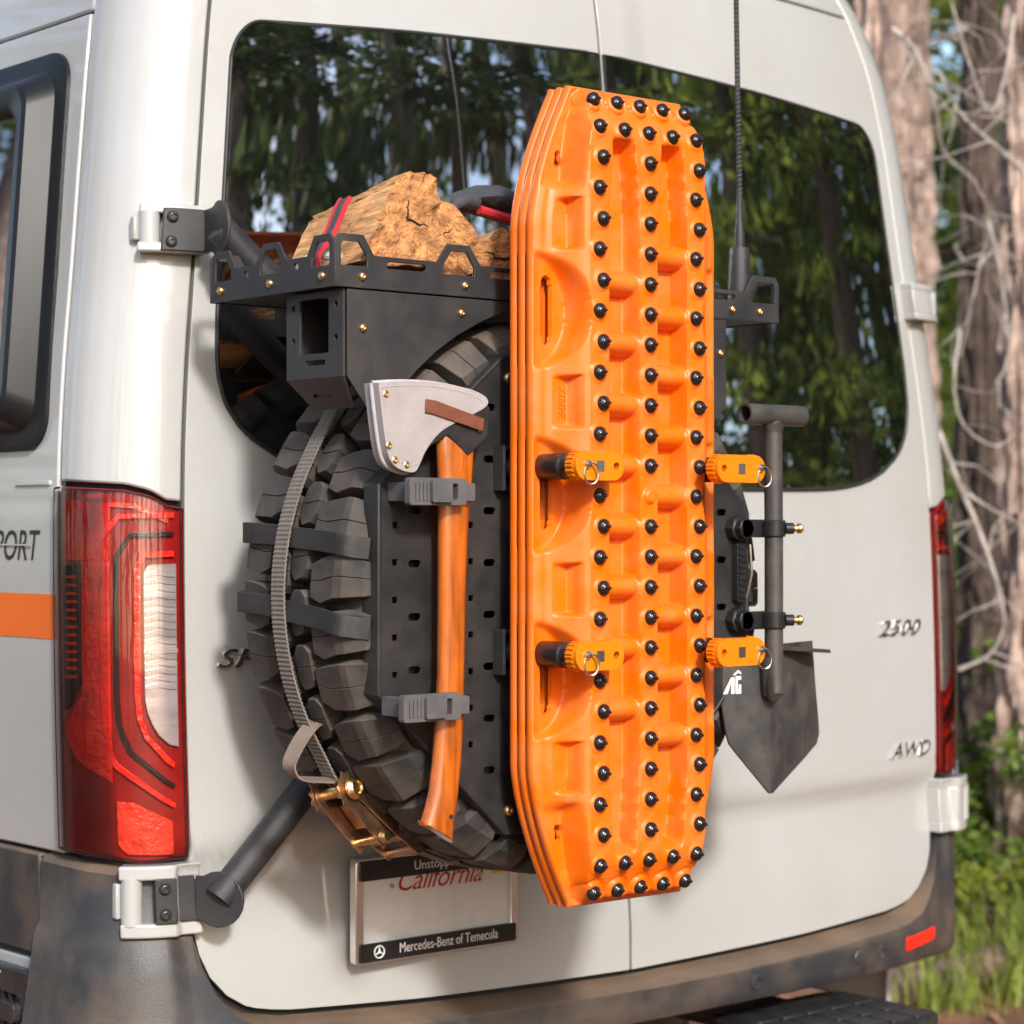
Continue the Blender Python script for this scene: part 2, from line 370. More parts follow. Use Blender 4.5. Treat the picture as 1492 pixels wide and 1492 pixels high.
# tail lights
for sg in (-1, 1):
    t = lambda a: sg*a
    ss = [t(a) for a in srange(GAP+.006, 1, 2)+srange(1.05, 2, 16)+[2.024]]
    zt = lambda s: lerp([(GAP, 1.531), (1.15, 1.549), (1.37, 1.558), (2.03, 1.564)], abs(s))
    zb = lambda s: lerp([(GAP, 1.004), (1.3, 1.002), (1.6, 1.010), (2.03, 1.014)], abs(s))
    body = patch(ss, zb, zt, 24, off=-.001, thick=.02).build('tail_light', 'lens_dark', van, bevel=.004, smooth=60)
    patch(ss, zb, zt, 24, off=.0125, thick=.0125).build('lens_cover', 'lens_cover', body, bevel=.004, smooth=60)
    def lens(a0, a1, lo, hi, m, name, off=.0045, n=10, th=.0045):
        lf = (lambda s: lerp(lo, abs(s))) if isinstance(lo, list) else lo
        hf = (lambda s: lerp(hi, abs(s))) if isinstance(hi, list) else hi
        return patch([t(a) for a in srange(a0, a1, n)], lf, hf, 14, off=off, thick=th).build(name, m, body, bevel=.0015, smooth=60)
    lens(1.50, 2.0, [(1.5, 1.452), (2.0, 1.452)], [(1.5, 1.538), (2.0, 1.544)], 'lens_red', 'red_lens')
    lens(1.50, 1.78, [(1.5, 1.12), (1.78, 1.145)], 1.452, 'lens_red', 'red_lens')
    lens(1.78, 2.0, [(1.78, 1.145), (1.9, 1.16), (2.0, 1.19)], [(1.78, 1.25), (1.86, 1.235), (2.0, 1.20)], 'lens_red', 'red_lens', n=6)
    lens(1.80, 2.01, [(1.8, 1.27), (1.9, 1.245), (2.01, 1.225)], 1.445, 'lens_black', 'slotted_lens', off=.0025, n=6)
    k = MB()
    for i in range(13): patch([t(a) for a in srange(1.83, 1.98, 4)], 1.425-i*.0125, 1.4295-i*.0125, 1, off=.005, thick=.004, mb=k)
    k.build('slot_rib', 'lens_red', body)
    lens(.985, 1.215, [(.985, 1.172), (1.1, 1.190), (1.155, 1.206), (1.195, 1.225), (1.215, 1.25)], [(.985, 1.447), (1.16, 1.447), (1.195, 1.442), (1.215, 1.428)], 'lens_clear', 'reverse_lens', off=.006)
    for q in range(16):
        zq = 1.262+q*.0112
        if abs(zq-1.316) > .006: ribbon([(t(.988), zq), (t(1.10), zq+.004), (t(1.205), zq)], .0075, .004, .0042).build('lens_rib', 'lens_clear', body)
    ribbon([(t(.985), 1.316), (t(1.215), 1.316)], .008, .005, .003).build('lens_divider', 'lens_clear', body)
    for rr_, zc in ():
        for q in (.8,):
            loop = [(t(max(.99, 1.10+.115*q*cos(a))), zc+rr_*q*sin(a)) for a in srange(0, 2*pi, 20)]
            k = MB(); k.tube([S(s, z, .0055) for s, z in loop], .0011, 5, cap=False); k.build('lens_ring', 'chrome', body)
    for wdt, dd, m in ((.010, .0, 'lens_red'), (.007, .030, 'lens_black'), (.009, .058, 'lens_red')):
        e = dd/.17
        ribbon([(t(.99), 1.462+dd), (t(1.22+e*.6), 1.460+dd), (t(1.262+e), 1.44+dd*.6), (t(1.272+e), 1.25), (t(1.255+e), 1.215-dd*.35), (t(1.20+e*.8), 1.188-dd*.7), (t(.995), 1.146-dd*1.05)],
               wdt, .001, .006).build('lens_frame', m, body)
    lens(1.00, 1.47, [(1., 1.012), (1.4, 1.014), (1.47, 1.03)], [(1., 1.062), (1.2, 1.080), (1.32, 1.092), (1.47, 1.094)], 'lens_bright', 'brake_lens', off=.007)
    ribbon([(t(1.50), 1.536), (t(1.30), 1.534), (t(1.0), 1.511)], .008, .001, .004).build('lens_highlight_bar', 'lens_bright', body)

# bumper and lower cladding
BO = [(.50, .02), (.64, .045), (.672, .060), (.715, .062), (.74, .050), (.885, .022), (.902, .012), (1.02, .006)]
def bump_top(a): return lerp([(0, .727), (.5, .735), (.80, .747), (.870, .758), (.915, .782), (.945, .815), (.963, .855), (.972, .90), (.977, .985), (1.25, .990), (1.6, .998), (2.1, 1.002)], a)
ss = srange(2.085, 2.0, 2)+srange(1.95, 1.0, 16)+[.985, .977, .972, .963, .954, .945, .93, .915, .89, .87, .84, .80]+srange(.74, .06, 12)+[0]
ss = [-a for a in ss]+[a for a in ss[::-1][1:]]
mb = MB(); m = 0; vs = []
for s in ss:
    zt = bump_top(abs(s)); col = [S(s, zt, -.012), S(s, zt-.004, .0)]
    zz = [zt-.012] + [q for q in (.90, .885, .83, .78, .74, .715, .70, .685, .672, .660) if q < zt-.014]
    while len(zz) < 11: zz.insert(1, (zz[0]*2+zz[1])/3 if len(zz) > 1 else zz[0])
    zz = sorted(zz, reverse=True)
    tk = 1-.85*sst(.72, 1.05, s) if s > 0 else 1.; col += [S(s, q, lerp(BO, q)*tk) for q in zz]+[S(s, .648, .02*tk), S(s, .650, -.03)]
    m = len(col); vs += col
n = len(ss); mb.add(vs, [(i*m+j, (i+1)*m+j, (i+1)*m+j+1, i*m+j+1) for i in range(n-1) for j in range(m-1)])
bumper = mb.build('bumper', 'bumper', van, smooth=38)
def on_bumper(px, z): s = px/smooth_lerp(FW, z); return S(s, z, lerp(BO, z)), s
for x, z in ((.24, .692), (.585, .698), (-.45, .692)):
    p, s = on_bumper(x, z); k = MB(); k.lathe([(.013, 0), (.013, .003), (.010, .004), (.0098, .0015), (.004, .0015)], (p[0], p[1]+.001, p[2]), (0, -1, 0), 20)
    k.build('parking_sensor', 'bumper', bumper)
p, s = on_bumper(.52, .698); k = MB(); k.lathe([(.015, 0), (.012, .003), (.004, .003)], (p[0], p[1]+.001, p[2]), (.1, -1, 0), 20); k.build('tow_eye_cover', 'bumper', bumper)
for sg in (-1, 1):
    mbk = patch([sg*a for a in srange(.765, .925, 8)], .688, .714, 3, offf=lambda s, z: lerp(BO, z)*(1-.85*sst(.72, 1.05, s) if s > 0 else 1.)+.003, thick=.008)
    mbk.build('reflector', 'lens_red', bumper, bevel=.002)
    patch([sg*a for a in (2.092, 2.15, 2.3, 2.6, 3.2, 4.2)], .842, 1.0, 6, off=.008, thick=.02).build('side_cladding', 'bumper', van, bevel=.004)
    patch([sg*a for a in (2.092, 2.15, 2.3, 2.6, 3.2, 4.2)], .50, .832, 6, off=.0, thick=.02).build('side_sill', 'paint', van, bevel=.004)
# vent grille low on the left side
xv = S(-2.2, .74)[0]
mb = MB(); mb.prism(rrect(.19, .55, .75, .815, .02), [rrect(.235, .60, .70, .775, .01)], frX(xv-.002), .022)
vent = mb.build('vent_grille', 'blackgloss', van, bevel=.004)
mb = MB(); mb.prism(rrect(.236, .601, .699, .774, .01), [], frX(xv-.001), .004); mb.build('vent_back', 'shell', vent)
for i in range(18):
    k = MB(); k.box((xv-.012, .25+i*.025, .6875), (.014, .008, .172)); k.build('slat', 'blackgloss', vent)
k = MB(); k.prism(rrect(.225, .735, .45, .765, .008), [], frX(xv-.024), .014); k.build('vent_latch', 'blackgloss', vent, bevel=.004)
for y, z in ((.20, .80), (.205, .70), (.205, .62), (.30, .803)):
    k = MB(); k.lathe([(.004, 0), (.003, .002)], (xv-.024, y, z), (-1, 0, 0), 10); k.build('screw', 'steel', vent)

# flared side window
def loop_sz(y0, y1, z0, z1, r, lean=.0):
    pts = rrect(y0, z0, y1, z1, r, 5)
    return pts
def on_side(a, z, off): return S(-2-a, z, off)
L0 = rrect(.075, 1.622, 1.15, 2.262, .055, 6)
def slant(pts, k=.105, zr=1.62): return [(a-.012+.012*(z-zr)/.64, z) for a, z in pts]
rings = []
for inset, off in ((0, .0), (0, .007), (.010, .010), (.024, .010), (.030, .012), (.052, .050), (.060, .054), (.085, .050), (.095, .044), (.10, .030)):
    pts = slant(rrect(.075+inset*.9, 1.622+inset*1.0, 1.15-inset, 2.262-inset*1.0, max(.02, .055-inset*.25), 6))
    rings.append([on_side(a, z, off) for a, z in pts])
mb = MB(); mb.loft(rings, cap=False); sw = mb.build('side_window', 'window_frame', van, smooth=28)
k = MB(); pts = rings[-1]; k.add(pts, [tuple(range(len(pts)))]); k.build('glass', 'glass', sw, recalc=False)
# orange stripe and side lettering
mb = patch([-2.034, -2.06, -2.12, -2.3, -2.8, -3.5], 1.331, 1.399, 2, off=.0012, thick=.001); mb.build('stripe', 'decal_orange', van)
vs, fs = text_geo('SPORT', .068, .0002, .25, 1.0); mx = max(v[0] for v in vs)
for nm, test in (('side_lettering', None),):
    k = MB(); k.add([S(-2-(.082+(mx-a)*.82), 1.451+b*1.0, .0012+c) for a, b, c in vs], fs); k.build(nm, 'decal_black', van, smooth=0)
k = MB(); k.box((S(-2.2, 1.476)[0]-.0019, S(-2.2, 1.476)[1]+.01, 1.4745), (.0012, .205, .0028)); k.build('lettering_slash', 'paint', van)
# crease highlight below the side window
patch([-2.05, -2.08, -2.13, -2.16], 1.566, 1.574, 2, off=.004, thick=.004).build('body_crease', 'paint', van, bevel=.002)

# rear badges
def badge(txt, x, z, size, sx=1.0, shear=.35, m='chrome'):
    vs, fs = text_geo(txt, size, .004, shear, 1.05)
    k = MB(); k.add([(x+a*sx, rear_y(x+a*sx, z+b)-.003-c, z+b) for a, b, c in vs], fs); return k.build('badge_lettering', m, van, smooth=0)
badge('SPRINTER', -.812, 1.289, .040, 1.5)
badge('2500', .690, 1.292, .042, 1.55); badge('AWD', .722, 1.052, .042, 1.25)

# licence plate with frame
PX, PZ = -.432, .902
ply = -.078
lp = MB(); lp.prism(rrect(-.165+PX, -.0825+PZ, .165+PX, .0825+PZ, .008), [rrect(-.150+PX, -.052+PZ, .150+PX, .050+PZ, .004)], frY(ply), .016)
plate = lp.build('license_plate', 'chrome', van, bevel=.003)
k = MB(); k.prism(rrect(-.155+PX, -.07+PZ, .155+PX, .07+PZ, .004), [], frY(ply-.001), .007); k.build('plate_face', 'plate_white', plate)
for z0, z1 in ((-.079, -.050), (.048, .079)):
    k = MB(); k.prism(rrect(-.158+PX, z0+PZ, .158+PX, z1+PZ, .003), [], frY(ply-.0165), .0025); k.build('frame_strip', 'decal_black', plate)
def ptext(txt, x, z, size, m, shear=0, sp=1., sx=1., y=ply-.0192, bx=0):
    vs, fs = text_geo(txt, size, .0002, shear, sp, 'CENTER'); k = MB(); k.add([(x+a*sx, y-c, z+b) for a, b, c in vs], fs); return k.build('lettering', m, plate, smooth=0)
for dx in (-.09, .09):
    k = MB(); k.lathe([(.0045, 0), (.004, .002), (.0015, .0022)], (PX+dx, ply-.008, PZ+.034), (0, -1, 0), 12); k.build('screw', 'steel', plate)
ptext('Mercedes-Benz of Temecula', PX+.018, PZ-.0705, .0225, 'white_print', sx=.78)
ptext('Unstoppable', PX+.0, PZ+.057, .021, 'white_print')
ptext('California', PX+.005, PZ+.024, .048, 'plate_red', .4, .95, 1.0, ply-.0085)
k = MB(); k.prism(rrect(PX+.115, PZ+.034, PX+.148, PZ+.049, .002), [], frY(ply-.0085), .001); k.build('sticker', 'plate_yellow', plate)
k = MB(); loop = [(PX-.122+.0095*cos(a), ply-.0195, PZ-.0645+.0095*sin(a)) for a in srange(0, 2*pi, 20)]; k.tube(loop, .0012, 5, cap=False)
for i in range(3):
    a = pi/2+i*2*pi/3; k.tube([(PX-.122, ply-.0195, PZ-.0645), (PX-.122+.009*cos(a), ply-.0195, PZ-.0645+.009*sin(a))], [.002, .0006], 5)
k.build('emblem', 'white_print', plate)

# body-coloured door hinges
def hinge(sg, z0, z1, tipx):
    """pivot housing that wraps the corner, with a barrel standing in its opening"""
    r = van; h = z1-z0; zc = (z0+z1)/2
    a1, a0 = .955, tipx
    k = MB(); patch([sg*a for a in srange(a1, a0, 12)], z0, z0+h*.2, 2, off=.030, thick=.034, mb=k)
    patch([sg*a for a in srange(a1, a0, 12)], z1-h*.2, z1, 2, off=.030, thick=.034, mb=k)
    patch([sg*a for a in srange(a1, 1.18, 6)], z0+h*.17, z1-h*.17, 2, off=.029, thick=.033, mb=k)
    patch([sg*a for a in srange(1.16, a0, 6)], z0+h*.17, z1-h*.17, 2, off=.004, thick=.02, mb=k)
    hh = k.build('door_hinge', 'paint', van, bevel=.0035, seg=3, smooth=40)
    p = S(sg*(tipx-.08), zc, .016); k = MB(); k.lathe([(.012, -h*.36), (.016, -h*.33), (.016, h*.33), (.012, h*.36)], p, (0, 0, 1), 20); k.build('hinge_barrel', 'paint', hh)
    p = S(sg*(tipx+.03), zc, .012); k = MB(); k.box(p, (.014, .014, h*.5)); k.build('hinge_tab', 'paint', hh, bevel=.003)
    return hh
for sg in (-1, 1):
    hinge(sg, 1.918, 1.992, 1.36); hinge(sg, .893, 1.000, 1.44)

# rear step under the bumper and rear wheels
mb = MB(); mb.prism(rrect(.22, -.31, .575, -.03, .05, 5), [], lambda a, b, c: (a, b, .590+c), .030); step = mb.build('rear_step', 'blackgloss', van, bevel=.008)
for i in range(5):
    for j in range(3):
        k = MB(); k.box((.268+i*.064, -.268+j*.072, .621), (.054, .062, .008)); k.build('tread_pad', 'seal', step, bevel=.003)
mb = MB(); mb.box((.42, .1, .585), (.08, .7, .06)); mb.build('step_bar', 'blackgloss', van)
for sx in (-.86, .86):
    k = MB(); k.lathe([(.18, -.12), (.33, -.125), (.39, -.11), (.41, -.08), (.41, .08), (.39, .11), (.33, .125), (.18, .12)], (sx, 1.15, .41), (1, 0, 0), 40); w = k.build('wheel', 'rubber', van)
    k = MB(); k.lathe([(.05, .13), (.12, .10), (.18, .121), (.20, .128)], (sx, 1.15, .41), (1 if sx > 0 else -1, 0, 0), 30); k.build('rim', 'blackgloss', w)

# ------------------------------------------------------------------ bolts
mb = MB(); mb.lathe([(.0062, 0), (.0062, .0015), (.0055, .0035), (.0035, .005), (.002, .0052), (.0018, .0035)], (0, 0, 0), (0, -1, 0), 14); BOLT = mb.mesh('bolt', 'brass')
mb = MB(); mb.lathe([(.009, 0), (.009, .002), (.0075, .005), (.005, .0065), (.0042, .0065), (.004, .003)], (0, 0, 0), (0, -1, 0), 16); DBOLT = mb.mesh('dark_bolt', 'blackgloss')

# ------------------------------------------------------------------ tyre carrier on the left door
car = thing('tire_carrier', (-.45, -.1, 1.2), 'dark grey steel tire carrier arms bolted to the left door hinges', 'carrier')
def hinge_arm(zc, disc_c, end, mid):
    zb0, zb1 = zc-.033, zc+.033
    k = MB(); patch([-a for a in srange(.968, 1.19, 6)], zb0, zb1, 2, off=.0365, thick=.005, mb=k)
    br = k.build('hinge_bracket', 'powder', car, bevel=.002)
    for dz in (-.019, .019):
        p = S(-1.125, zc+dz, .037); n = Vector(S(-1.125, zc, .1))-Vector(S(-1.125, zc, 0)); n.normalize()
        o = inst('bolt', DBOLT, p, br); o.rotation_euler = Vector((0, -1, 0)).rotation_difference(n).to_euler()
    # web plate that flares to the round tube end
    p0 = Vector(S(-.968, zc, .036)); d = Vector(disc_c)-p0; L_ = d.length; d.normalize(); up = Vector((0, 0, 1)); up = (up-d*up.dot(d)).normalized(); nn = d.cross(up)
    out = [(0, -.033), (L_*.35, -.033)]+arc(L_, 0, .042, -125, 125, 14)+[(L_*.35, .033), (0, .033)]
    k = MB(); k.prism(out, [], lambda a, b, c: tuple(p0+d*a+up*b+nn*(c-.003)), .006); k.build('arm_plate', 'powder', car, bevel=.0015)
    k = MB(); k.tube([Vector(disc_c), Vector(mid), Vector(end)], .0235, 28); k.build('arm_tube', 'powder', car)
hinge_arm(1.952, (-.832, -.070, 1.950), (-.46, -.13, 1.60), (-.70, -.095, 1.825))
hinge_arm(.948, (-.838, -.078, .947), (-.52, -.13, 1.30), (-.70, -.10, 1.10))
mb = MB(); mb.lathe([(.12, 0), (.12, .02), (.075, .03), (.075, .12)], (-.45, -.10, 1.40), (0, -1, 0), 32); mb.build('hub', 'powder', car)

# ------------------------------------------------------------------ spare tyre
TC = Vector((-.455, -.305, 1.40)); HW = .138; RO = .410
tire = thing('spare_tire', TC, 'black mud-terrain spare tire with chunky dusty tread hanging on the left door', 'tire')
prof = [(.20, -.10), (.225, -.128), (.27, -.137), (.33, -.139), (.365, -.132), (.378, -.112), (.379, -.06), (.379, .06), (.378, .112), (.365, .132), (.33, .139), (.27, .137), (.225, .128), (.20, .10)]
mb = MB(); mb.lathe(prof, TC, (0, 1, 0), 120); mb.f = mb.f[:-2]; mb.build('carcass', 'rubber', tire, smooth=50)
mb = MB(); mb.lathe([(.21, -.09), (.2, .09), (.06, .05), (.06, -.02), (.16, -.05)], TC, (0, 1, 0), 60); mb.build('wheel_rim', 'blackgloss', tire)
NP = 33
def pt(r, y, th): return (-r*cos(th), y, r*sin(th))       # th measured from the left, upward
def block(strips, base):
    """strips: rows of (r, y, th0, th1) across the tread, walls dropped to radius base(r)"""
    mb = MB()
    for half in (0, 1):
        top = []
        for r, y, a, b in strips:
            mid = (a+b)/2; g_ = .0009
            lo, hi = (a, mid-g_) if half == 0 else (mid+g_, b)
            top.append((r, y, lo, hi))
        rings = []
        for r, y, lo, hi in top:
            rb, yb = base(r, y); e = .0014
            rings.append([pt(rb, yb, lo-(.006 if half == 0 else 0)), pt(r-e, y, lo), pt(r, y, lo+.002), pt(r, y, hi-.002), pt(r-e, y, hi), pt(rb, yb, hi+(.004 if half else 0))])
        mb.loft(rings)
    return mb
def bA(r, y):
    return (min(r, .386)-.004, y*.97)
pw = 2*pi/NP
def PW(rows): return [(r, y, a*pw, b*pw) for r, y, a, b in rows]
drop = lambda r, y: (min(r-.012, .376), y*.93)
sh = block(PW([(.412, -.046, .14, .76), (.412, -.070, .0, .82), (.412, -.106, .02, .88), (.409, -.117, .02, .88), (.380, -.1465, .05, .82), (.350, -.1495, .10, .68), (.340, -.142, .14, .60)]), drop).mesh('tread_block', 'rubber', 14)
sh2 = block(PW([(.412, -.052, .05, .66), (.412, -.074, -.05, .76), (.412, -.104, .05, .82), (.408, -.118, .06, .82), (.388, -.142, .09, .76), (.372, -.147, .13, .72), (.364, -.140, .17, .66)]), drop).mesh('tread_block', 'rubber', 14)
ce = block(PW([(.413, -.040, .56, 1.06), (.413, -.030, .40, 1.18), (.413, -.013, .34, 1.18), (.413, -.004, .50, 1.02)]), lambda r, y: (.374, y)).mesh('tread_block', 'rubber', 14)
ce2 = block(PW([(.413, .004, .0, .52), (.413, .013, -.14, .68), (.413, .030, -.14, .64), (.413, .040, .0, .50)]), lambda r, y: (.374, y)).mesh('tread_block', 'rubber', 14)
def mirror_y(me):
    m2 = me.copy(); co = np.empty(len(m2.vertices)*3); m2.vertices.foreach_get('co', co); co[1::3] *= -1; m2.vertices.foreach_set('co', co); m2.flip_normals(); return m2
far, far2 = mirror_y(sh), mirror_y(sh2)
for i in range(NP):
    a = i*pw
    for me, da in ((sh if i % 2 else sh2, 0), (ce, 0), (ce2, .25*pw), (far if i % 2 else far2, .5*pw)):
        o = inst('tread_block', me, TC, tire); o.rotation_euler = (0, a+da, 0)

# ------------------------------------------------------------------ mounting plate
MPY = -.462
mp_ = thing('mounting_plate', (-.468, MPY, 1.06), 'black perforated steel plate bolted over the face of the spare tire', 'plate')
outl = [(-.605, 1.064), (-.33, 1.064), (-.108, 1.29), (-.108, 1.525), (-.33, 1.748), (-.607, 1.748), (-.830, 1.560), (-.830, 1.272)]
holes = []
def inside(x, z, mrg=.02):
    n = len(outl)
    for i in range(n):
        (x0, z0), (x1, z1) = outl[i], outl[(i+1) % n]
        l = hypot(x1-x0, z1-z0)
        if ((x1-x0)*(z-z0)-(z1-z0)*(x-x0))/l < mrg: return False
    return True
for cx in (-.802, -.668, -.535, -.402, -.268, -.135):
    for i in range(-7, 8):
        z = 1.402+i*.0515
        if inside(cx, z): holes.append(rrect(cx-.0045, z-.0045, cx+.0045, z+.0045, .001, 1))
for cx in (-.768, -.634, -.502, -.302, -.168):
    for i in range(-5, 6):
        z = 1.378+i*.0735
        if inside(cx, z, .024): holes.append(rrect(cx-.011, z-.0052, cx+.011, z+.0052, .005, 3))
mb = MB(); mb.prism(outl, holes, frY(MPY), .004); mb.build('plate_face', 'plate', mp_, bevel=.0008)
k = MB(); n = len(outl); inner = [(-.469+(x+.469)*.985, 1.406+(z-1.406)*.985) for x, z in outl]
k.prism([(-.469+(x+.469)*1.004, 1.406+(z-1.406)*1.004) for x, z in outl], [inner], lambda a, b, c: (a, MPY-.005+c, b), .034); k.build('plate_flange', 'plate', mp_, bevel=.002)
for x, z in ((-.60, 1.098), (-.33, 1.098), (-.60, 1.715), (-.33, 1.715)): inst('bolt', BOLT, (x, MPY-.004, z), mp_, scale=(1.3, 1.3, 1.3))
# brackets that carry the pins
for zz in (1.586, 1.325):
    for sx in (-1, 1):
        xx = -.451+sx*.155
        k = MB(); k.prism([(xx-.022, zz-.032), (xx+.022, zz-.032), (xx+.022, zz+.032), (xx-.022, zz+.032)], [rrect(xx-.016, zz-.026, xx+.016, zz+.026, .003)], frY(MPY-.004), .022); k.build('pin_bracket', 'powder', mp_)

# ------------------------------------------------------------------ cargo tray above the tyre
TX0, TX1, TY0, TY1, TZ = -.886, -.014, -.443, -.128, 1.829
tray = thing('cargo_tray', (-.45, -.29, TZ), 'dark grey steel tray with cutout rails above the spare tire, loaded with firewood', 'tray')
def rail(length, centers, ends):
    """outline and cutouts of one rail: low edge .046, humps .074, in (a, b)"""
    lo, hi = .046, .073; pts = [(0, 0), (length, 0)]; holes = []; top = []
    for c in centers:
        w0, w1 = c-.036, c+.036
        if c < .05: top += [(0, hi-.010), (.008, hi), (c+.018, hi), (c+.036, lo)]
        elif c > length-.05: top += [(c-.036, lo), (c-.018, hi), (length-.008, hi), (length, hi-.010)]
        else: top += [(c-.040, lo), (c-.020, hi), (c+.020, hi), (c+.040, lo)]
        if c < .05: holes.append([(.010, .030), (c+.024, .030), (c+.024, .044), (c+.010, hi-.010), (.014, hi-.010), (.010, hi-.016)])
        elif c > length-.05: holes.append([(c-.024, .030), (length-.010, .030), (length-.010, hi-.016), (length-.014, hi-.010), (c-.010, hi-.010), (c-.024, .044)])
        else: holes.append([(c-.028, .030), (c+.028, .030), (c+.028, .042), (c+.014, hi-.010), (c-.014, hi-.010), (c-.028, .042)])
    for c, d in zip(centers, centers[1:]):
        m_ = (c+d)/2; w_ = (d-c)/2-.058
        holes.append([(m_-w_, .030), (m_+w_-.006, .030), (m_+w_, .034), (m_+w_-.004, .0395), (m_-w_+.006, .0395), (m_-w_, .036)])
    return pts+top[::-1], holes
W = TX1-TX0; D = TY1-TY0
cF = [.030, .215, .40, .585, .842-.01]; cS = [.029, .157, D-.029]
o_, h_ = rail(W, cF, 1)
mb = MB(); mb.prism(o_, h_, lambda a, b, c: (TX0+a, TY0+c, TZ+b), .004); mb.build('front_rail', 'powder', tray, bevel=.0008)
mb = MB(); mb.prism(o_, h_, lambda a, b, c: (TX0+a, TY1-c, TZ+b), .004); mb.build('back_rail', 'powder', tray, bevel=.0008)
o_, h_ = rail(D, cS, 1)
for X, sg in ((TX0, 1), (TX1, -1)):
    mb = MB(); mb.prism([(a*(D-.009)/D+.0045, b) for a, b in o_], [[(a*(D-.009)/D+.0045, b) for a, b in h] for h in h_], lambda a, b, c: (X+sg*c, TY0+a, TZ+b), .004); mb.build('side_rail', 'powder', tray, bevel=.0008)
mb = MB(); mb.box(((TX0+TX1)/2, (TY0+TY1)/2, TZ+.004), (W-.010, D-.010, .004)); mb.build('tray_floor', 'powder', tray)
for x in (.045, .225, .405, .585, .765, W-.045): inst('bolt', BOLT, (TX0+x, TY0, TZ+.016), tray)
for y in (.03, .157, D-.03):
    o = inst('bolt', BOLT, (TX0, TY0+y, TZ+.016), tray); o.rotation_euler = (0, 0, -pi/2)
# box bracket under the left end and its curved front web
bx0, by0, by1 = -.868, -.436, -.300
k = MB(); hz = [rrect(by0+.034, 1.742, by0+.104, 1.818, .004)]+[rrect(by0+.042, 1.726, by0+.090, 1.733, .002)]
hz += [[(yy+.0045*cos(a), zz+.0045*sin(a)) for a in srange(0, 2*pi, 10)[:-1]] for yy in (by0+.017, by0+.119) for zz in (1.808, 1.762)]
k.prism([(by0, 1.708), (by1, 1.708), (by1, 1.827), (by0, 1.827)], hz, lambda a, b, c: (bx0+c, a, b), .004); k.build('bracket_side', 'powder', tray, bevel=.0008)
k = MB(); k.prism([(by0, 0), (by0+.022, .052), (by1-.022, .052), (by1, 0)], [rrect(by0+.052, .026, by0+.096, .032, .002)], lambda a, b, c: (bx0+b*.62+c*.8, a, 1.708-b*.80+c*.6), .004); k.build('bracket_foot', 'powder', tray)
webp = [(bx0+.005, 1.827), (bx0+.005, 1.708), (bx0+.036, 1.668)]
webp += [(TC.x+.432*cos(radians(a)), TC.z+.432*sin(radians(a))) for a in range(150, 60, -6) if TC.z+.432*sin(radians(a)) < 1.828]
webp = [p for i, p in enumerate(webp) if i < 3 or p[0] > bx0+.05]
webp += [(-.06, 1.66), (-.05, 1.70), (-.05, 1.827)] if False else [(webp[-1][0]+.02, 1.827)]
k = MB(); k.prism(webp, [], frY(by0), .004); k.build('bracket_web', 'powder', tray, bevel=.0008)
rw = [(-.36, 1.827), (-.30, 1.812), (-.24, 1.79), (-.19, 1.76), (-.165, 1.735), (-.165, 1.66), (-.131, 1.69), (-.131, 1.827)]
k = MB(); k.prism(rw, [], frY(by0), .004); k.build('bracket_web', 'powder', tray, bevel=.0008)
k = MB(); k.prism([(by1, 1.708), (by1, 1.827), (by1-.004, 1.827), (by1-.004, 1.708)], [], lambda a, b, c: (bx0+.004+c, a, b), .2); k.build('bracket_back', 'powder', tray)
for x, z in ((-.838, 1.775), (-.665, 1.806), (-.145, 1.775)): inst('bolt', BOLT, (x, by0-.004, z), tray)

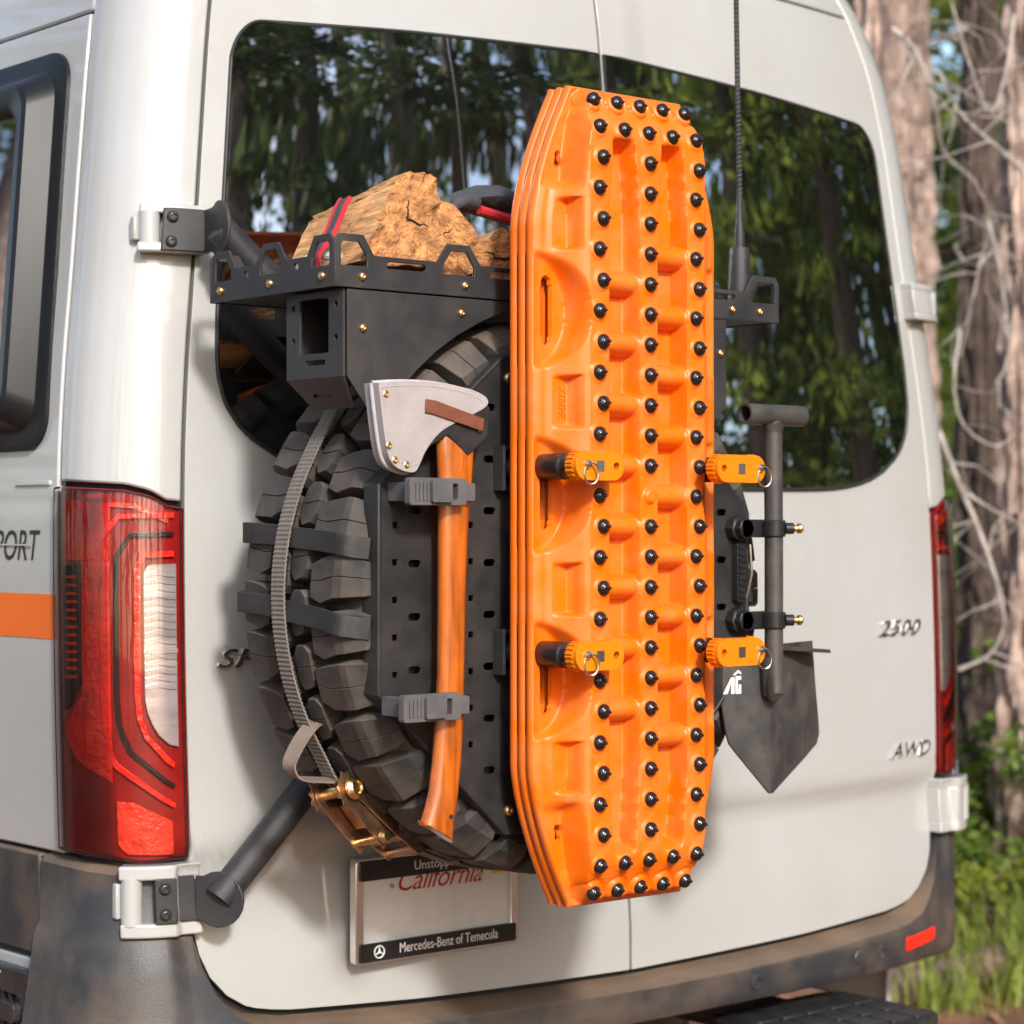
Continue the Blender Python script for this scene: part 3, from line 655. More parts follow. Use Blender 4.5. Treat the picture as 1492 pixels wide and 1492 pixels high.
# ------------------------------------------------------------------ firewood in the tray
def log(name, sec, y0, y1, x, z, yaw, pitch, label, seed, mat_='split_wood', roll=0):
    r = random.Random(seed); root = thing(name, (x, (y0+y1)/2, z), label, 'firewood', 'firewood in the cargo tray')
    M = Matrix.Rotation(yaw, 4, 'Z') @ Matrix.Rotation(pitch, 4, 'X') @ Matrix.Rotation(roll, 4, 'Y'); c = Vector((x, (y0+y1)/2, z)); h = (y1-y0)/2
    dense = []
    for i, (a, b) in enumerate(sec):
        a2, b2 = sec[(i+1) % len(sec)]
        for t in (0, .25, .5, .75):
            dense.append((a+(a2-a)*t+(r.uniform(-.002, .002) if t else 0), b+(b2-b)*t+(r.uniform(-.002, .002) if t else 0)))
    rings = []; ny_ = 14; jit = [r.uniform(-.006, .006) for _ in dense]
    for j in range(ny_+1):
        t = -1+2*j/ny_
        rings.append([c+M @ Vector((a*(1-.05*t)+r.uniform(-.0012, .0012), h*t+jit[i]*(abs(t) > .99), b*(1-.04*t)+r.uniform(-.0012, .0012))) for i, (a, b) in enumerate(dense)])
    k = MB(); k.loft(rings, cap=False); k.build('split_side', mat_, root, smooth=30)
    for ring, s_ in ((rings[0], -1), (rings[-1], 1)):
        cc = sum(ring, Vector())/len(ring)
        k = MB(); n = len(ring); vs = list(ring); lv = 7
        for q in range(1, lv):
            f = 1-q/lv
            ay = (M @ Vector((0, 1, 0))).normalized()
            vs += [cc+((p-cc)-ay*(p-cc).dot(ay)*(1-f**2))*f+ay*r.uniform(-.0006, .0006) for p in ring]
        vs.append(cc)
        fs = [(q*n+i, q*n+(i+1) % n, (q+1)*n+(i+1) % n, (q+1)*n+i) for q in range(lv-1) for i in range(n)]+[((lv-1)*n+i, (lv-1)*n+(i+1) % n, lv*n) for i in range(n)]
        k.add(vs, fs); e = k.build('end_face', 'end_grain', root, smooth=30)
    if True:
        for q in range(14):                      # splinters standing off the split edges
            i_ = r.randrange(len(dense)); a, b_ = dense[i_]; y_ = r.uniform(-h, h*.4)
            if b_ < 0: continue
            k = MB(); p_ = c+M @ Vector((a*.99, y_, b_*.985)); e_ = c+M @ Vector((a*1.0+r.uniform(-.004, .004), y_-r.uniform(.012, .04), b_+r.uniform(.001, .007)))
            k.tube([p_, e_], [.0014, .0003], 4); k.build('splinter', 'split_wood', root)
        for q in range(2):
            a0 = r.uniform(0, 6.28); k = MB(); pts = []
            for j in range(6):
                t = j/5; pts.append(c+M @ Vector((r.uniform(-.003, .003)+cos(a0)*.032*t, -h-.0012, r.uniform(-.003, .003)+sin(a0)*.032*t)))
            k.tube(pts, [.0018, .0016, .0013, .001, .0008, .0004], 5); k.build('split_crack', 'shell', root)
    return root
log('firewood_log', [(-.080, -.060), (-.020, -.064), (.050, -.062), (.054, .0), (.052, .062), (.040, .068), (-.004, .064), (-.018, .046), (-.050, -.006)], -.425, -.190, -.742, 1.918, radians(-3), radians(-7), 'big wedge-shaped firewood log with rough brown end grain, leftmost in the tray', 3)
log('firewood_log', [(-.055, -.050), (.010, -.055), (.060, -.035), (.062, .015), (.020, .056), (-.042, .066)], -.40, -.16, -.600, 1.918, radians(-34), radians(2), 'pale split firewood log with stringy grain between the big wedge and the orange boards', 5, roll=.15)
log('firewood_log', [(-.045, -.035), (.045, -.040), (.055, .015), (.0, .045), (-.05, .012)], -.415, -.16, -.520, 1.893, radians(-18), 0, 'low brown firewood log half hidden behind the orange boards', 8)
log('firewood_log', [(-.04, -.03), (.045, -.03), (.04, .02), (-.01, .04)], -.40, -.15, -.70, 1.850, radians(4), 0, 'flat firewood billet lying under the big wedge log', 12)
log('firewood_log', [(-.05, -.04), (.05, -.04), (.04, .04), (-.03, .045)], -.40, -.15, -.36, 1.885, radians(6), 0, 'firewood log behind the top half of the orange boards', 14)
# log bag straps
b = thing('log_bag', (-.79, -.25, 1.84), 'black log bag strap with red edging running up the left of the firewood', 'bag')
def band(mb, pts, w, t, wd):
    """flat band along pts, width along vector wd"""
    pts = [Vector(p) for p in pts]; rings = []
    for i, p in enumerate(pts):
        T = (pts[min(i+1, len(pts)-1)]-pts[max(i-1, 0)]).normalized(); wv = Vector(wd[i]) if isinstance(wd[0], (tuple, list, Vector)) else Vector(wd)
        wv = (wv-T*wv.dot(T)).normalized(); nv = T.cross(wv)
        rings.append([p-wv*w/2-nv*t/2, p+wv*w/2-nv*t/2, p+wv*w/2+nv*t/2, p-wv*w/2+nv*t/2])
    return mb.loft(rings)
P0 = [(-.868, -.36, 1.850), (-.862, -.36, 1.880), (-.846, -.36, 1.900), (-.826, -.350, 1.918), (-.810, -.340, 1.938), (-.796, -.330, 1.956), (-.782, -.322, 1.970)]
band(MB(), P0, .018, .004, (0, 1, 0)).build('strap', 'bag', b)
for dy in (-.011, .011):
    band(MB(), [(x, y+dy, z+.001) for x, y, z in P0], .005, .0055, (0, 1, 0)).build('strap_edging', 'red_trim', b)
k = MB(); k.tube([(-.872, -.33, 1.842), (-.868, -.335, 1.872), (-.845, -.34, 1.885), (-.81, -.36, 1.880), (-.80, -.39, 1.868), (-.815, -.42, 1.858), (-.85, -.425, 1.852)], .006, 8); k.build('cord', 'grey_cord', b)
b2 = thing('work_glove', (-.49, -.30, 1.97), 'dark grey and red glove on the firewood beside the orange boards', 'glove')
k = MB(); rings = []
for i in range(9):
    t = i/8; cx = -.575+.20*t; rr_ = (.010+.014*sin(pi*min(1, t*1.2)))
    rings.append([(cx, -.30+.05*cos(a), 1.985+.012*sin(t*5)+rr_*sin(a)) for a in srange(0, 2*pi, 12)[:-1]])
k.loft(rings); k.build('glove_back', 'bag', b2, smooth=60)
for i in range(4):
    k = MB(); k.tube([(-.56, -.345+.03*i, 1.983), (-.585, -.348+.032*i, 1.984), (-.605, -.35+.033*i, 1.976), (-.612, -.35+.033*i, 1.962)], [.011, .0105, .0095, .006], 10); k.build('finger', 'bag', b2, smooth=60)
k = MB(); k.tube([(-.56, -.352, 1.972), (-.50, -.356, 1.962), (-.42, -.352, 1.966)], .007, 8); k.build('red_cuff', 'red_trim', b2)

# ------------------------------------------------------------------ ratchet strap round the left of the tyre
rs = thing('ratchet_strap', (-.86, -.29, 1.40), 'grey ribbed ratchet strap wrapped over the left of the tire tread', 'strap')
SY = -.298
def ts(ang, r, y=SY): return Vector((TC.x-r*cos(ang), y, TC.z+r*sin(ang)))
mb = MB(); rings = []
A0, A1 = radians(36), radians(-38); n = 330
for i in range(n+1):
    t = i/n; a = A0+(A1-A0)*t; r = .4250+.002*sst(.12, 0, t)+.004*sst(.9, 1, t)+(.0007 if i % 4 < 2 else -.0003)
    y = SY+.004*sin(t*5)-.006*sst(.7, 1, t); hw = .0155; f_ = r-.0028
    rings.append([ts(a, f_, y-hw), ts(a, r, y-hw), ts(a, r, y+hw), ts(a, f_, y+hw)])
p = rings[0]; up_ = [[q+Vector((.018*j, 0, .030*j)) for q in p] for j in (1, .5)]
mb.loft(up_+rings); mb.build('webbing', 'webbing', rs, smooth=30)
# loose tail that loops out and back
tail = [(-.800, -.305, 1.205), (-.826, -.315, 1.226), (-.850, -.320, 1.212), (-.872, -.325, 1.188), (-.880, -.325, 1.168), (-.868, -.325, 1.152), (-.835, -.32, 1.146), (-.795, -.318, 1.142)]
def spline(pts, n=5):
    pts = [Vector(p) for p in pts]; out = []
    for i in range(len(pts)-1):
        p0, p1, p2, p3 = pts[max(0, i-1)], pts[i], pts[i+1], pts[min(len(pts)-1, i+2)]
        for j in range(n):
            t = j/n; out.append(.5*((2*p1)+(p2-p0)*t+(2*p0-5*p1+4*p2-p3)*t*t+(3*p1-p0-3*p2+p3)*t**3))
    return out+[pts[-1]]
band(MB(), spline(tail), .030, .0025, (0, 1, .15)).build('webbing_tail', 'webbing_tan', rs, smooth=40)
# the ratchet: two side plates, drum, gear, handle
ra, rb_ = Vector((-.790, -.315, 1.128)), Vector((-.690, -.325, 1.000))
dd = (rb_-ra).normalized(); nrm = Vector((-.55, -.25, -.45)); nrm = (nrm-dd*nrm.dot(dd)).normalized(); wv = dd.cross(nrm).normalized()
if wv.y > 0: wv = -wv
def rf(a, b, c): return tuple(ra+dd*a+nrm*b+wv*c)
for c0 in (.022, -.024):
    out = arc(.0, .006, .018, 90, 270, 10)+[(.03, -.014), (.085, -.006), (.105, .0), (.105, .016), (.085, .018), (.03, .022)]
    k = MB(); k.prism(out, [], lambda a, b, c: rf(a, b, c0+c), .002); k.build('side_plate', 'zinc', rs, bevel=.0005)
    teeth = []
    for i in range(24):
        r_ = .0285 if i % 2 else .0225; teeth.append((r_*cos(2*pi*i/24), .006+r_*sin(2*pi*i/24)))
    k = MB(); k.prism(teeth, [], lambda a, b, c: rf(a, b, c0+c+.003*(1 if c0 > 0 else -1)), .002); k.build('ratchet_gear', 'zinc', rs)
    out = [(-.008, -.010), (.02, -.022), (.09, -.030), (.150, -.046)]+arc(.150, -.036, .010, -90, 60, 6)+[(.09, -.010), (.02, .004), (-.004, .008)]
    k = MB(); k.prism(out, [], lambda a, b, c: rf(a, b, c0+c+.006*(1 if c0 > 0 else -1)), .0022); k.build('handle_plate', 'zinc', rs, bevel=.0006)
k = MB(); k.lathe([(.008, -.036), (.0085, -.034), (.0085, .034), (.0165, .034), (.0165, .038), (.0115, .043), (.010, .043), (.008, .040)], ra+nrm*.006, wv, 18); k.build('drum', 'brass', rs)
k = MB(); k.lathe([(.006, -.030), (.006, .028), (.010, .028), (.010, .031), (.007, .036)], ra+dd*.090+nrm*.008, wv, 16); k.build('bolt', 'brass', rs)
k = MB(); k.tube([rf(.150, -.036, -.03), rf(.150, -.036, .03)], .007, 14); k.build('grip_bar', 'zinc', rs)
k = MB(); k.tube([rf(.118, -.024, -.028), rf(.118, -.024, .028)], .005, 12); k.build('grip_bar', 'zinc', rs)
k = MB(); k.prism([(.03, -.020), (.075, -.020), (.075, .020), (.03, .020)], [], lambda a, b, c: rf(a, -.006+c, b), .003); k.build('pawl', 'zinc', rs)
# webbing that runs on under the tyre
mb = MB(); rings = []
for i in range(121):
    t = i/120; a = radians(-46)+(radians(-100)-radians(-46))*t; r = .4175
    rings.append([ts(a, r-.0028, SY-.0155), ts(a, r, SY-.0155), ts(a, r, SY+.0155), ts(a, r-.0028, SY+.0155)])
mb.loft(rings); mb.build('webbing', 'webbing', rs, smooth=30)

# rubber straps holding the plate to the tyre
for zc, zr, lab in ((1.478, 1.492, 'upper black rubber strap pulled across the tire tread to the plate edge'), (1.368, 1.392, 'lower black rubber strap pulled across the tire tread to the plate edge')):
    r_ = thing('rubber_strap', (-.87, -.3, zc), lab, 'strap', 'rubber straps between plate and tire')
    dz = zr-zc
    rad = lambda z, e=0: TC.x-math.sqrt(max(0, (.4195+e)**2-(z-TC.z)**2))
    pts = [(-.834, -.452, zc-.006), (-.848, -.440, zc-.004), (rad(zc)+.004, -.427, zc), (rad(zc), -.395, zc+dz*.3), (rad(zr), -.33, zc+dz*.6), (rad(zr), -.25, zr), (rad(zr), -.19, zr+.002), (rad(zr)+.02, -.168, zr+.002), (rad(zr)+.06, -.155, zr)]
    band(MB(), spline(pts, 6), .030, .004, (0, 0, 1)).build('strap_band', 'strap_rubber', r_, smooth=50, bevel=.001)

# ------------------------------------------------------------------ axe, sheath, clamps
ax = thing('axe', (-.73, -.50, 1.06), 'axe with curved orange-brown wooden handle clamped upright on the black plate', 'axe')
HP = [(1.655, -.748, -.688), (1.623, -.755, -.692), (1.60, -.754, -.694), (1.576, -.752, -.696), (1.51, -.751, -.703), (1.44, -.751, -.707), (1.378, -.751, -.709), (1.30, -.752, -.711), (1.236, -.756, -.712), (1.18, -.761, -.716), (1.14, -.767, -.721), (1.115, -.775, -.725), (1.095, -.783, -.729), (1.085, -.786, -.731)]
rings = []
for z, a, b_ in HP:
    cx, hw = (a+b_)/2, (b_-a)/2; ty = .0135
    rings.append([(cx+hw*(abs(cos(q))**.8)*(1 if cos(q) > 0 else -1), -.500+ty*(abs(sin(q))**.8)*(1 if sin(q) > 0 else -1), z-(.018 if z < 1.09 else .0)*max(-1, min(1, cos(q)))) for q in srange(0, 2*pi, 24)[:-1]])
k = MB(); k.loft(rings); k.build('handle', 'axe_wood', ax, smooth=60, bevel=.002)
k = MB(); k.lathe([(.0032, 0), (.003, .001)], (-.741, -.5135, 1.105), (0, -1, 0), 12); k.build('lanyard_hole', 'shell', ax)
k = MB(); k.prism([(-.856, 1.685), (-.70, 1.688), (-.672, 1.668), (-.676, 1.628), (-.712, 1.600), (-.748, 1.628), (-.80, 1.60), (-.815, 1.585)], [], frY(-.4855), .029); k.build('head', 'axe_steel', ax, bevel=.002)
she = thing('axe_sheath', (-.78, -.51, 1.58), 'grey leather sheath with brass rivets covering the axe head', 'sheath')
so = spline([(-.868, 1.695, 0), (-.82, 1.699, 0), (-.765, 1.699, 0), (-.715, 1.693, 0), (-.690, 1.686, 0), (-.679, 1.678, 0), (-.684, 1.668, 0), (-.716, 1.653, 0), (-.752, 1.638, 0), (-.772, 1.624, 0), (-.789, 1.604, 0), (-.799, 1.586, 0), (-.806, 1.577, 0), (-.818, 1.576, 0), (-.836, 1.581, 0), (-.848, 1.591, 0), (-.855, 1.61, 0), (-.862, 1.65, 0), (-.868, 1.695, 0)], 3)[:-1]
so = [(p.x, p.y) for p in so]; cxs, czs = -.80, 1.65
k = MB(); k.prism(so, [], frY(-.4845), .033); sh_o = k.build('leather_panel', 'leather', she, bevel=.003)
k = MB(); k.tube([(a, -.5008, b_) for a, b_ in so]+[(so[0][0], -.5008, so[0][1])], .0032, 8, cap=False, flat=1.0); k.build('edge_welt', 'leather_edge', she)
k = MB(); ins = [(cxs+(a-cxs)*.91, czs+(b_-czs)*.87) for a, b_ in so]; L_ = 0
ins = [Vector((a, -.5178, b_)) for a, b_ in ins]; acc = 0
for p, q in zip(ins, ins[1:]+ins[:1]):
    l = (q-p).length; t = 0
    while acc+0 < l:
        t = acc/l; d_ = (q-p).normalized(); c_ = p+(q-p)*t; k.tube([c_, c_+d_*.0028], .0007, 5); acc += .005
    acc -= l
k.build('stitching', 'leather_edge', she)
mb = MB(); mb.lathe([(.005, 0), (.005, .0008), (.0036, .0016), (.002, .0012), (.0018, .0002)], (0, 0, 0), (0, -1, 0), 16); RIV = mb.mesh('rivet', 'brass')
for x, z in ((-.856, 1.680), (-.851, 1.611), (-.841, 1.592), (-.821, 1.586)): inst('rivet', RIV, (x, -.5176, z), she)
k = MB(); k.prism([(-.790, 1.676), (-.772, 1.674), (-.688, 1.652), (-.690, 1.634), (-.776, 1.655), (-.791, 1.657)], [], frY(-.5178), .003); k.build('loop_strap', 'brown_leather', she, bevel=.001)
k = MB(); k.prism([(-.695, 1.651), (-.688, 1.652), (-.690, 1.634), (-.697, 1.634)], [], frY(-.486), .033); k.build('loop_strap', 'brown_leather', she)
for zc, x0, lab in ((1.550, -.828, 'grey rubber tool clamp holding the axe handle just below its sheath'), (1.258, -.838, 'grey rubber tool clamp holding the lower axe handle')):
    r_ = thing('tool_clamp', (-.77, -.47, zc), lab, 'clamp', 'rubber clamps on the axe')
    k = MB(); k.prism(rrect(x0, zc-.0185, x0+.098, zc+.0185, .004), [rrect(x0+.074, zc-.011, x0+.083, zc+.011, .002)], frY(-.522), .012); k.build('clamp_body', 'clamp', r_, bevel=.002)
    k = MB(); k.prism(rrect(x0+.034, zc-.0145, x0+.068, zc+.0145, .002), [], frY(-.534), .007); k.build('clamp_catch', 'clamp', r_, bevel=.0015)
    for i in range(4):
        k = MB(); k.box((x0+.010+i*.0065, -.5345, zc), (.0022, .003, .024)); k.build('grip_rib', 'clamp', r_)
    k = MB(); k.prism(rrect(x0+.098, zc-.012, x0+.119, zc+.012, .002), [], frY(-.518), .008); k.build('clamp_tongue', 'clamp', r_, bevel=.0015)
    for dx in (.022, .1085):
        k = MB(); k.box((x0+dx, -.494, zc), (.018, .056, .026)); k.build('clamp_post', 'clamp', r_, bevel=.001)

# ------------------------------------------------------------------ recovery boards
BX, BZ, BFY = -.451, 1.546, -.545
PIT = .0431; BL = .577
def hwid(z):
    a = np.abs(z); k = np.clip((a-.375)/(BL-.375), 0, 1); return .1765-.070*k**1.55
def nsst(a, b, x):
    t = np.clip((x-a)/(b-a), 0, 1); return t*t*(3-2*t)
def zig(col, i): return (.0035 if i % 2 else -.0035)
STUDS = []
for i in range(-11, 12):
    for c in (-1, 0, 1):
        if c == 0 and i == 0: continue
        STUDS.append((c*.094+(zig(c, i) if c else 0), i*PIT))
for i in (-13, -12, 12, 13):
    w_ = .094 if abs(i) == 12 else .089
    for q in range(5): STUDS.append((-w_+q*w_/2, i*PIT+(.004 if i > 0 else -.004)*(-.6 if abs(i) == 13 else 0)))
def board_geo():
    nu, nz = 171, 560
    zs = np.linspace(-BL, BL, nz); us = np.linspace(-1, 1, nu)
    Z, U = np.meshgrid(zs, us, indexing='ij'); HWd = hwid(Z); ub = .575; X = np.sign(U)*np.where(np.abs(U) < ub, np.abs(U)/ub*.1035, .1035+(np.abs(U)-ub)/(1-ub)*(HWd-.1035)); A = np.abs(X); aZ = np.abs(Z)
    T = .056-.026*nsst(.50, .577, aZ)
    e0 = np.minimum(.113, HWd-.022); rim = .012
    # bridges between the cells: gentle shoulder; cells: steep wall to the floor
    should = T*(1-.74*nsst(-.1, 1, (A-e0)/np.maximum(HWd-e0-.012, .004)))
    H = np.where(A < e0, T, should)
    cell = np.zeros_like(H)
    for zc in (-.258, 0, .258):
        q = np.sqrt(np.clip(((A-.176)/.064), -9, 9)**2+((Z-zc)/.080)**2); cell = np.maximum(cell, nsst(1.06, .92, q))
    floor = np.full_like(H, .006)
    H = H*(1-cell)+floor*cell
    for zc in (-.380, -.131, .131, .380):
        q = np.maximum(np.abs((A-.146)/.0245), np.abs(Z-zc)/.036); m_ = nsst(1.06, .88, q); H = H*(1-m_)+np.minimum(H, .020)*m_
    for sg in (-1, 1):                       # triangular end pockets
        zl = sg*Z; m_ = nsst(.425, .445, zl)*nsst(0, .012, A-(.117-.014*nsst(.44, .56, zl)))*nsst(.545, .525, zl)
        H = H*(1-m_)+np.minimum(H, .008)*m_
    # channels between stud columns
    hwc = .0265-.007*nsst(.38, .50, aZ)
    ch = nsst(1.12, .86, np.abs(A-.047)/hwc)*nsst(.508, .488, aZ)
    H = H-.030*ch
    for i in range(-8, 9):
        left = i % 2 != 0
        sgx = -1 if left else 1
        if left and abs(i) > 7: continue
        m_ = np.clip(1-((Z-i*PIT)/.0175)**2, 0, 1)**.5*nsst(1.15, .95, np.abs(X*sgx-.047)/.030)
        H = np.where(m_ > 0, np.maximum(H, T-.030+.0285*m_), H)
    # stud seats and end scoops
    for x, z in STUDS:
        d = np.sqrt((X-x)**2+(Z-z)**2); H = H+.0028*nsst(.0165, .0125, d)
        if abs(z) > 12.5*PIT: H = H-.004*nsst(.0225, .0185, d)*nsst(.0150, .0175, d)
    d = np.sqrt(X**2+Z**2); H = H+.0065*nsst(.0125, .008, d)
    # outer rim, rounded over
    edge = np.minimum(HWd-A, (BL-aZ)*1.0); H = H*nsst(-.004, .012, edge)+.010*(1-nsst(-.004, .012, edge))
    # holes: handle slots with finger scallops and keyholes
    hole = np.zeros(H.shape, bool)
    for zc in (-.258, 0, .258):
        l = Z-zc; w0 = .0095*np.sqrt(np.clip(1-(l/.049)**8, 0, 1)); hole |= (np.abs(A-.151) < w0) & (np.abs(l) < .049)
    for sg in (-1, 1):
        for dz, r_ in ((.468, .0065), (.480, .0045), (.474, .0045)): hole |= ((A-.131)**2+(Z-sg*dz)**2) < r_**2
    hb = nsst(.0, 1, hole.astype(float)); H = H-.006*hb
    return zs, us, X, Z, H, hole
def make_board():
    zs, us, X, Z, H, hole = board_geo(); nz, nu = X.shape
    V = np.stack([X, -H, Z], -1).reshape(-1, 3)
    idx = np.arange(nz*nu).reshape(nz, nu)
    qh = hole[:-1, :-1] & hole[1:, :-1] & hole[:-1, 1:] & hole[1:, 1:]
    q = np.stack([idx[:-1, :-1], idx[:-1, 1:], idx[1:, 1:], idx[1:, :-1]], -1)[~qh]
    ring = list(idx[0, :])+list(idx[1:, -1])+list(idx[-1, -2::-1])+list(idx[-2:0:-1, 0])
    verts = V.tolist(); faces = q.tolist(); k = len(ring); prev = ring
    for out, dep in ((.0022, .002), (.0034, .006), (.0034, .0118), (.0015, .0142), (-.003, .0142)):
        cur = []
        for i in ring:
            x, y, z = V[i]; nx = out*(1 if x > 0 else -1) if abs(abs(x)-hwid(z)) < 1e-6 else 0; nz_ = out*(1 if z > 0 else -1) if abs(abs(z)-BL) < 1e-6 else 0
            cur.append(len(verts)); verts.append((x+nx, -.010+dep, z+nz_))
        faces += [(prev[j], cur[j], cur[(j+1) % k], prev[(j+1) % k]) for j in range(k)]; prev = cur
    mb = MB(); mb.v = [tuple(v) for v in verts]; mb.f = [tuple(f) for f in faces]
    return mb.mesh('board_shell', 'orange', 60, recalc=False)
BM = make_board()
bm_ = bmesh.new(); bm_.from_mesh(BM)
bmesh.ops.delete(bm_, geom=[v for v in bm_.verts if not v.link_faces], context='VERTS')
bmesh.ops.recalc_face_normals(bm_, faces=bm_.faces); bm_.to_mesh(BM); bm_.free()
mb = MB(); mb.lathe([(.0108, -.002), (.0108, .0022), (.0098, .0042), (.0075, .0062), (.0052, .0074), (.0040, .0086), (.0032, .0125), (.0016, .0158), (.0005, .0164)], (0, 0, 0), (0, -1, 0), 18); STUD = mb.mesh('stud', 'stud', 30)
labs = ['orange recovery board in front of the stack, studded with black cleats', 'orange recovery board in the middle of the stack of three', 'orange recovery board at the back of the stack, nearest the tire']
for n_ in range(3):
    yb = BFY+n_*.0178
    r_ = thing('recovery_board', (BX, yb, BZ-BL), labs[n_], 'recovery board', 'stack of orange recovery boards')
    inst('board_shell', BM, (BX, yb, BZ), r_)
    if n_ == 0:
        zs, us, X, Z, H, hole = board_geo()
        def hat(x, z):
            j = int(np.argmin(abs(zs-z))); i = int(np.argmin(abs(X[j]-x))); return float(H[j, i])
        for x, z in STUDS: inst('stud', STUD, (BX+x, yb-hat(x, z)-.0002, BZ+z), r_)
        for zc, txt in ((.131, 'XTREME'),):
            vs, fs = text_geo(txt, .019, .0006, .2, 1.0, 'CENTER')
            k = MB(); k.add([(BX-.140+b_, yb-.0208-c, BZ+zc-.0-a*.62) for a, b_, c in vs], fs); k.build('raised_lettering', 'orange', r_, smooth=0)

# ------------------------------------------------------------------ locking pins through the boards
def pin(zc, xc, k0, k1, yk, ring_x, hole_x, lab):
    r_ = thing('locking_pin', (xc, -.47, zc), lab, 'locking pin', 'locking pins through the boards')
    y1 = yk+.012
    k = MB(); k.lathe([(.0175, 0), (.0175, .548-.47), (.0185, .550-.47), (.0185, -(y1)-.47-.022), (.016, -(y1)-.47-.019), (.016, -(y1)-.47)], (xc, -.47, zc), (0, -1, 0), 24); k.build('sleeve', 'sleeve', r_)
    out = rrect(k0, zc-.020, k1, zc+.020, .0195, 9)
    ribbed = [(a+(.0008 if i % 2 else -.0008)*(1 if a > (k0+k1)/2 else -1), b_) for i, (a, b_) in enumerate(out)]
    hc = [(hole_x+.0055*cos(a), zc+.0055*sin(a)) for a in srange(0, 2*pi, 14)[:-1]]
    k = MB(); k.prism(out, [hc], frY(yk+.012), .024); kn = k.build('knob', 'knob_orange', r_, bevel=.0018)
    for i, (a, b_) in enumerate(out[::2]):
        cx = (k0+k1)/2
        if abs(a-cx) < (k1-k0)/2-.018: continue
        k = MB(); k.tube([(a, yk+.010, b_), (a, yk-.004, b_)], .0022, 6); k.build('grip_ridge', 'knob_orange', kn)
    k = MB(); cx = (k0+k1)/2; k.prism(rrect(cx-.007, zc-.0075, cx+.007, zc+.0075, .001), [], frY(yk-.0118), .0012); k.build('insert', 'steel', kn)
    k = MB(); k.lathe([(.006, 0), (.006, .003), (.004, .006), (.002, .0065)], (ring_x, yk-.012, zc+.002), (0, -1, 0), 12); k.build('ring_boss', 'steel', kn)
    k = MB(); loop = [(ring_x+.013*sin(a)*.75+.004, yk-.017-.004*sin(a), zc-.011+.0145*cos(a)) for a in srange(0, 2*pi, 28)]; k.tube(loop, .0015, 7, cap=False); k.build('pull_ring', 'steel', r_)
pin(1.586, -.606, -.628, -.539, -.632, -.608, -.553, 'upper left locking pin with orange knob through the front board')
pin(1.325, -.606, -.628, -.539, -.632, -.608, -.553, 'lower left locking pin with orange knob through the front board')
pin(1.586, -.322, -.374, -.276, -.650, -.286, -.360, 'upper right locking pin with orange knob beside the shovel shaft')
pin(1.322, -.322, -.374, -.276, -.650, -.286, -.360, 'lower right locking pin with orange knob above the shovel blade')

# ------------------------------------------------------------------ shovel
SX, SYv = -.092, -.505
sv = thing('shovel', (SX, SYv, 1.09), 'black folding shovel hanging blade-down on the right edge of the plate', 'shovel')
k = MB(); k.tube([(SX-.002, SYv, 1.668), (SX, SYv, 1.50), (SX, SYv, 1.30), (SX, SYv-.002, 1.245), (SX, SYv+.004, 1.236)], [.0145, .0145, .0145, .0145, .010], 24); k.build('shaft', 'shovel', sv)
k = MB(); ht = [(.0165, -.062), (.0165, .062), (.0125, .062), (.0125, -.062)]
ring = []
k.lathe([(.0125, -.064), (.0165, -.064), (.0165, .064), (.0125, .064), (.0123, .03), (.0123, -.03), (.0125, -.064)], (SX-.001, SYv, 1.677), (1, 0, 0), 24); k.f = [f for f in k.f if len(f) == 4]; k.build('t_handle', 'shovel', sv)
k = MB(); k.lathe([(.0123, 0), (.001, .0)], (SX-.03, SYv, 1.677), (-1, 0, 0), 20); k.build('handle_bore', 'shell', sv)
k = MB(); k.tube([(SX-.002, SYv, 1.663), (SX-.002, SYv, 1.650)], [.0185, .0150], 20); k.build('weld_collar', 'shovel', sv)
# blade: two facets meeting at a raised centre ridge, folded shoulder on the right
xr = -.082
def blade_pt(x, z, t=0): return (x, SYv+.014+abs(x-xr)*.30-.012*sst(1.10, 1.25, z)*0+t, z)
left_e = [(1.318, -.172), (1.25, -.170), (1.185, -.160), (1.165, -.154), (1.150, -.142), (1.085, xr-.004)]
right_e = [(1.318, .058), (1.25, .068), (1.185, .080), (1.165, .082), (1.148, .072), (1.085, xr+.004)]
zsb = [1.318, 1.28, 1.25, 1.215, 1.185, 1.165, 1.150, 1.13, 1.11, 1.095, 1.085]
rows = []; 
for z in zsb:
    xl = lerp([(a, b_) for a, b_ in left_e[::-1]], z); xr_ = lerp([(a, b_) for a, b_ in right_e[::-1]], z)
    rows.append([xl, xl+(xr-xl)*.5, xr-.003, xr+.003, xr+(xr_-xr)*.5, xr_])
vs = [blade_pt(x, z) for z, row in zip(zsb, rows) for x in row]+[blade_pt(x, z, .004) for z, row in zip(zsb, rows) for x in row]
nr, ncl = len(zsb), 6; o2 = nr*ncl
fs = [(i*ncl+j, i*ncl+j+1, (i+1)*ncl+j+1, (i+1)*ncl+j) for i in range(nr-1) for j in range(ncl-1)]
fs += [tuple(q+o2 for q in f[::-1]) for f in fs]
for i in range(nr-1): fs += [(i*ncl, (i+1)*ncl, o2+(i+1)*ncl, o2+i*ncl), (i*ncl+5, o2+i*ncl+5, o2+(i+1)*ncl+5, (i+1)*ncl+5)]
for j in range(ncl-1): fs += [(j, o2+j, o2+j+1, j+1), ((nr-1)*ncl+j, (nr-1)*ncl+j+1, o2+(nr-1)*ncl+j+1, o2+(nr-1)*ncl+j)]
k = MB(); k.add(vs, fs); k.build('blade', 'shovel', sv, smooth=12, bevel=.0008)
